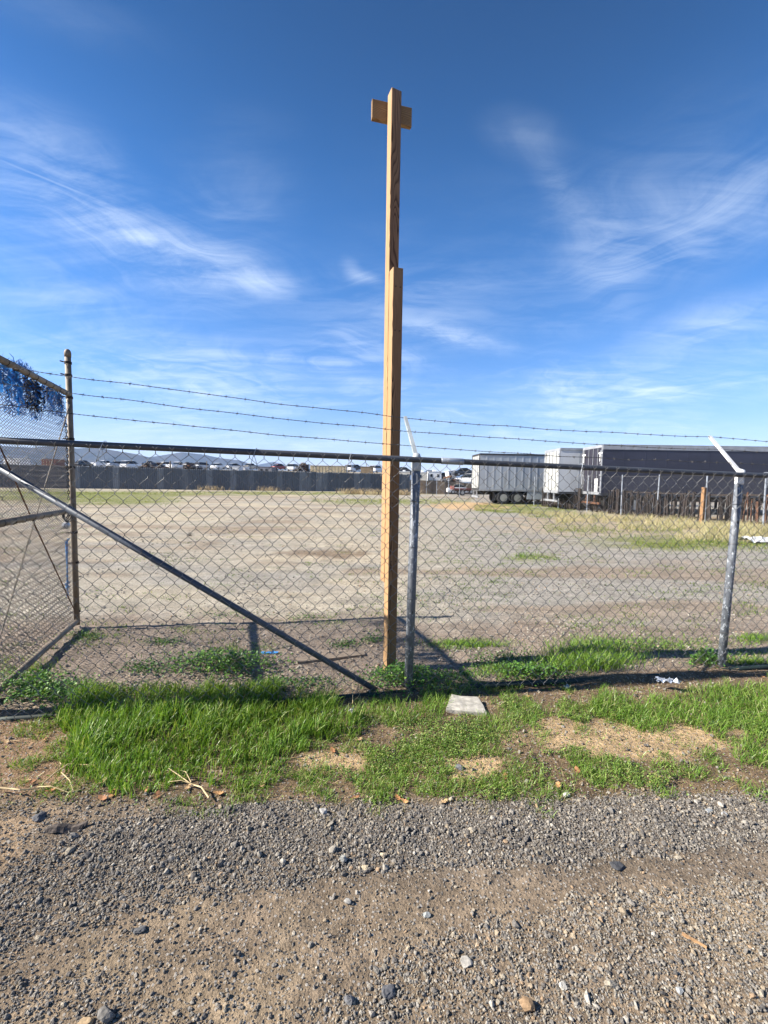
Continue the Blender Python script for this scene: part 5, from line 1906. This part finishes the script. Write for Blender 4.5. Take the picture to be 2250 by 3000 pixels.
    blades(mb, x, y, .028 * r.uniform(.4, 1.5, len(x)) + sp * .1, r.uniform(.003, .006, len(x)) * (1 + y * .08), r.uniform(.3, 1.1, len(x)), gcol(len(x), r, (.2, .2, .3, .15, .15)) * .8, r, .6)
    # low green far off in the yard
    for (cx, cy, rx, ry, n, hh, w_) in [(330, 1460, 200, 20, 5000, .08, .02), (1540, 1488, 150, 16, 5000, .11, .012), (1480, 1500, 120, 8, 1600, .10, .012), (2020, 1592, 260, 20, 5000, .09, .009), (640, 1444, 620, 4, 3500, .2, .03), (1150, 1466, 240, 8, 2500, .14, .02), (1800, 1552, 200, 12, 2500, .10, .010), (1650, 1512, 120, 8, 1800, .12, .012), (60, 1450, 260, 16, 2500, .1, .02)]:
        px = cx + rx * r.uniform(-1, 1, n); py = cy + ry * r.normal(0, .55, n)
        P = np.array([tuple(gnd(a, max(b, 1432))) for a, b in zip(px, py)])
        x, y = P[:, 0], P[:, 1]
        k = fbm(x * .9, y * .7, 371, 3) > .44
        x, y = x[k], y[k]
        col = np.array([(.17, .22, .035), (.11, .19, .03), (.26, .25, .07)])[r.choice(3, len(x))] * r.uniform(.8, 1.2, (len(x), 1))
        blades(mb, x, y, hh * r.uniform(.4, 1.2, len(x)), np.full(len(x), w_) * r.uniform(.6, 1.2, len(x)), r.uniform(.2, .9, len(x)), col, r, .6)
    mb.build('grass', M_grass, kind='stuff')

    # bleached grass along the distant fence
    mb = MB()
    for (cx, cy, rx, ry, n, hh) in [(1830, 1527, 200, 9, 5200, .38), (2010, 1545, 200, 9, 4200, .36), (2180, 1562, 130, 14, 4200, .42), (1650, 1508, 130, 6, 1600, .25), (2130, 1575, 150, 10, 1500, .25)]:
        px = cx + rx * r.uniform(-1, 1, n); py = cy + ry * r.normal(0, .6, n)
        P = np.array([tuple(gnd(a, b)) for a, b in zip(px, py)])
        x, y = P[:, 0], P[:, 1]
        k = fbm(x * 1.3, y * 1.3, 381, 3) > .40
        x, y = x[k], y[k]
        col = np.array([(.43, .36, .19), (.35, .30, .16), (.50, .44, .27), (.26, .27, .10)])[r.choice(4, len(x))] * r.uniform(.8, 1.15, (len(x), 1))
        blades(mb, x, y, hh * r.uniform(.3, 1.1, len(x)), r.uniform(.006, .012, len(x)), r.uniform(.2, 1.1, len(x)), col, r, .6)
    for (px_, py_, n) in [(1040, 1447, 500), (620, 1436, 200), (1172, 1450, 500), (1105, 1449, 300), (790, 1438, 150)]:
        P = gnd(px_, py_); x = P.x + r.normal(0, 1.1, n); y = P.y - .6 + r.normal(0, .3, n)
        col = np.array([(.50, .40, .24), (.40, .30, .18)])[r.choice(2, n)] * r.uniform(.8, 1.15, (n, 1))
        blades(mb, x, y, r.uniform(.3, 1.1, n), np.full(n, .03), r.uniform(.3, 1.0, n), col, r, .6)
    mb.build('dry_grass', M_straw, kind='stuff')

    # low broad-leaved ground cover on the strip
    mb = MB()
    x, y, px, py, qx, qy = sample(420000, r)
    k = np.zeros(len(x), bool)
    for P in LOW:
        k |= inpoly(qx, qy, P)
    cl = fbm(x * 5, y * 5, 391, 3)
    k &= fbm(x * 2.6 + 3, y * 3.4, 393, 4) > .40
    k &= (r.random(len(x)) < .22 + 1.5 * (cl - .32)) & ~(bare(px, py) & (r.random(len(x)) < .96))
    fr = (qy > 2030) & (qy < 2370) & (r.random(len(x)) < .03) & ~inpoly(px, py, TALL)
    k = (k | fr) & (fence_d(x, y) < -.02) & (py < 2365)
    x, y, cl = x[k], y[k], cl[k]
    hgt = (.008 + .055 * np.clip(cl - .3, 0, 1) * 1.6) * r.random(len(x)) ** .7
    z = zg(x, y) + hgt
    c = np.array([(.125, .205, .035), (.17, .255, .05), (.08, .14, .028), (.24, .30, .08), (.28, .25, .08)])[r.choice(5, len(x), p=(.3, .3, .2, .14, .06))] * r.uniform(.8, 1.2, (len(x), 1))
    leaves(mb, x, y, z, r.uniform(.0035, .0105, len(x)), c, r, .8)
    # small weeds behind the fence
    for (cx, cy, rx, ry, n, hh) in [(480, 1880, 60, 12, 300, .03), (430, 1965, 80, 20, 400, .04), (900, 1808, 60, 10, 200, .03), (250, 1862, 60, 14, 300, .035), (1010, 1890, 50, 12, 250, .035), (1090, 1876, 40, 14, 250, .04), (1480, 1940, 120, 30, 900, .05),
                                     (660, 1800, 120, 12, 250, .025), (1850, 1900, 150, 30, 700, .04), (1300, 1990, 120, 24, 800, .05), (2080, 1945, 60, 25, 500, .06), (860, 2010, 160, 22, 700, .04)]:
        px = cx + rx * r.normal(0, .5, n); py = cy + ry * r.normal(0, .5, n)
        P = np.array([tuple(gnd(a, b)) for a, b in zip(px, py)]); x, y = P[:, 0], P[:, 1]
        z = zg(x, y) + hh * r.random(n)
        c = np.array([(.07, .15, .025), (.095, .19, .03), (.05, .11, .022)])[r.choice(3, n)] * r.uniform(.8, 1.2, (n, 1))
        leaves(mb, x, y, z, r.uniform(.007, .018, n), c, r, .6)
    mb.build('ground_cover', M_leaf, kind='stuff')

    # chopped straw and litter of stems on the soil
    mb = MB()
    n = 9000
    x = r.uniform(-3.2, 3.6, n); y = r.uniform(2.2, 5.0, n)
    d = fence_d(x, y)
    k = (np.exp(-((d - .1) / .35) ** 2) > r.random(n)) | ((d < 0) & (r.random(n) < .12))
    x, y = x[k], y[k]; n = len(x)
    a = r.uniform(0, np.pi, n); L = r.uniform(.008, .035, n); w = r.uniform(.0008, .002, n)
    ux, uy = np.cos(a), np.sin(a); z = zg(x, y) + .004 + r.random(n) * .006
    dzz = r.normal(0, .006, n)
    V = np.stack([np.stack([x - ux * L - uy * w, y - uy * L + ux * w, z - dzz], -1), np.stack([x - ux * L + uy * w, y - uy * L - ux * w, z - dzz], -1),
                  np.stack([x + ux * L + uy * w, y + uy * L - ux * w, z + dzz], -1), np.stack([x + ux * L - uy * w, y + uy * L + ux * w, z + dzz], -1)], 1)
    c = np.array([(.50, .38, .22), (.36, .25, .14), (.60, .50, .34), (.24, .16, .09)])[r.choice(4, n)] * r.uniform(.8, 1.15, (n, 1))
    mb.add(V.reshape(-1, 3), (np.arange(n) * 4)[:, None] + np.array([[0, 1, 2, 3]]), np.repeat(c, 4, 0))
    mb.build('straw', M_straw, kind='stuff')


build_grass()


def weed(px, py, rx, ry, n, hh, s0, s1, label, seed, yellow=.1):
    r = np.random.default_rng(seed)
    qx = px + rx * r.normal(0, .42, n); qy = py + ry * r.normal(0, .42, n)
    P = np.array([tuple(gnd(a, b)) for a, b in zip(qx, qy)]); x, y = P[:, 0], P[:, 1]
    e = np.exp(-((qx - px) / rx) ** 2 - ((qy - py) / ry) ** 2)
    cl = fbm(x * 7, y * 7, seed, 2)
    h = hh * e * (.4 + 1.1 * cl) * r.random(n) ** .6
    z = zg(x, y) + h
    t = thing('weed_clump', label, 'weed', gnd(px, py))
    c = np.array([(.075, .175, .03), (.11, .24, .038), (.05, .11, .024), (.18, .30, .05)])[r.choice(4, n, p=(.32, .32, .26 - yellow * .5, .10 + yellow * .5))] * r.uniform(.8, 1.2, (n, 1))
    mb = MB(); leaves(mb, x, y, z, r.uniform(s0, s1, n), c, r, .55); mb.build('foliage', M_leaf, t)
    st = MB(); k = min(n, 260)
    for i in range(k):
        b = np.array((px and (x[i] * .6 + x.mean() * .4), y[i] * .6 + y.mean() * .4, zg(x[i], y[i])))
        st.tube([b, (b + np.array((x[i], y[i], z[i]))) / 2 + np.array((0, 0, h[i] * .12)), (x[i], y[i], z[i])], .0012, 3, (.10, .17, .05), False)
    st.build('stems', M_leaf, t)


weed(120, 2040, 190, 62, 1500, .16, .010, .024, 'bright leafy weed clump at the left behind the fence foot', 51, .3)
weed(650, 1958, 190, 40, 1500, .14, .012, .024, 'leafy green weed clump behind the fence below the brace', 52)
weed(1180, 2005, 130, 45, 1400, .15, .010, .022, 'dark leafy weed clump around the timber post foot', 53)
weed(1560, 1985, 130, 26, 800, .09, .010, .022, 'low round-leaved weed clump behind the fence right of the slab', 54)
weed(2065, 1950, 60, 26, 260, .12, .012, .024, 'small leafy weed clump just left of the right post foot', 55)


# stray dark tumbleweed in the yard and dry weed caught in the mesh
def scrub(px, py, s, label, c, n=60, seed=1):
    p = gnd(px, py); r = random.Random(seed); mb = MB()
    for i in range(n):
        a = r.uniform(0, 6.3); e = r.uniform(.1, 1.4); L = s * r.uniform(.5, 1)
        d = Vector((math.cos(a) * math.cos(e), math.sin(a) * math.cos(e), math.sin(e)))
        q = p + d * L * .6; q2 = q + (d + Vector((r.uniform(-.7, .7), r.uniform(-.7, .7), r.uniform(-.5, .5)))) * L * .4
        mb.tube([p + Vector((0, 0, .02)), q, q2], [s * .012, s * .008, s * .005], 4, c)
    tag(center(mb.build('tumbleweed', M_scrap)), label, 'tumbleweed')


scrub(556, 1572, .2, 'small dark tumbleweed alone on the pale yard at left', (.06, .045, .03), 50, 2)
scrub(532, 1462, .3, 'tiny dark shrub on the far pale yard near the grass', (.05, .04, .03), 30, 3)
scrub(625, 1434, .9, 'tan tumbleweed against the grey wall left of centre', (.32, .24, .15), 110, 4)

build_haze()
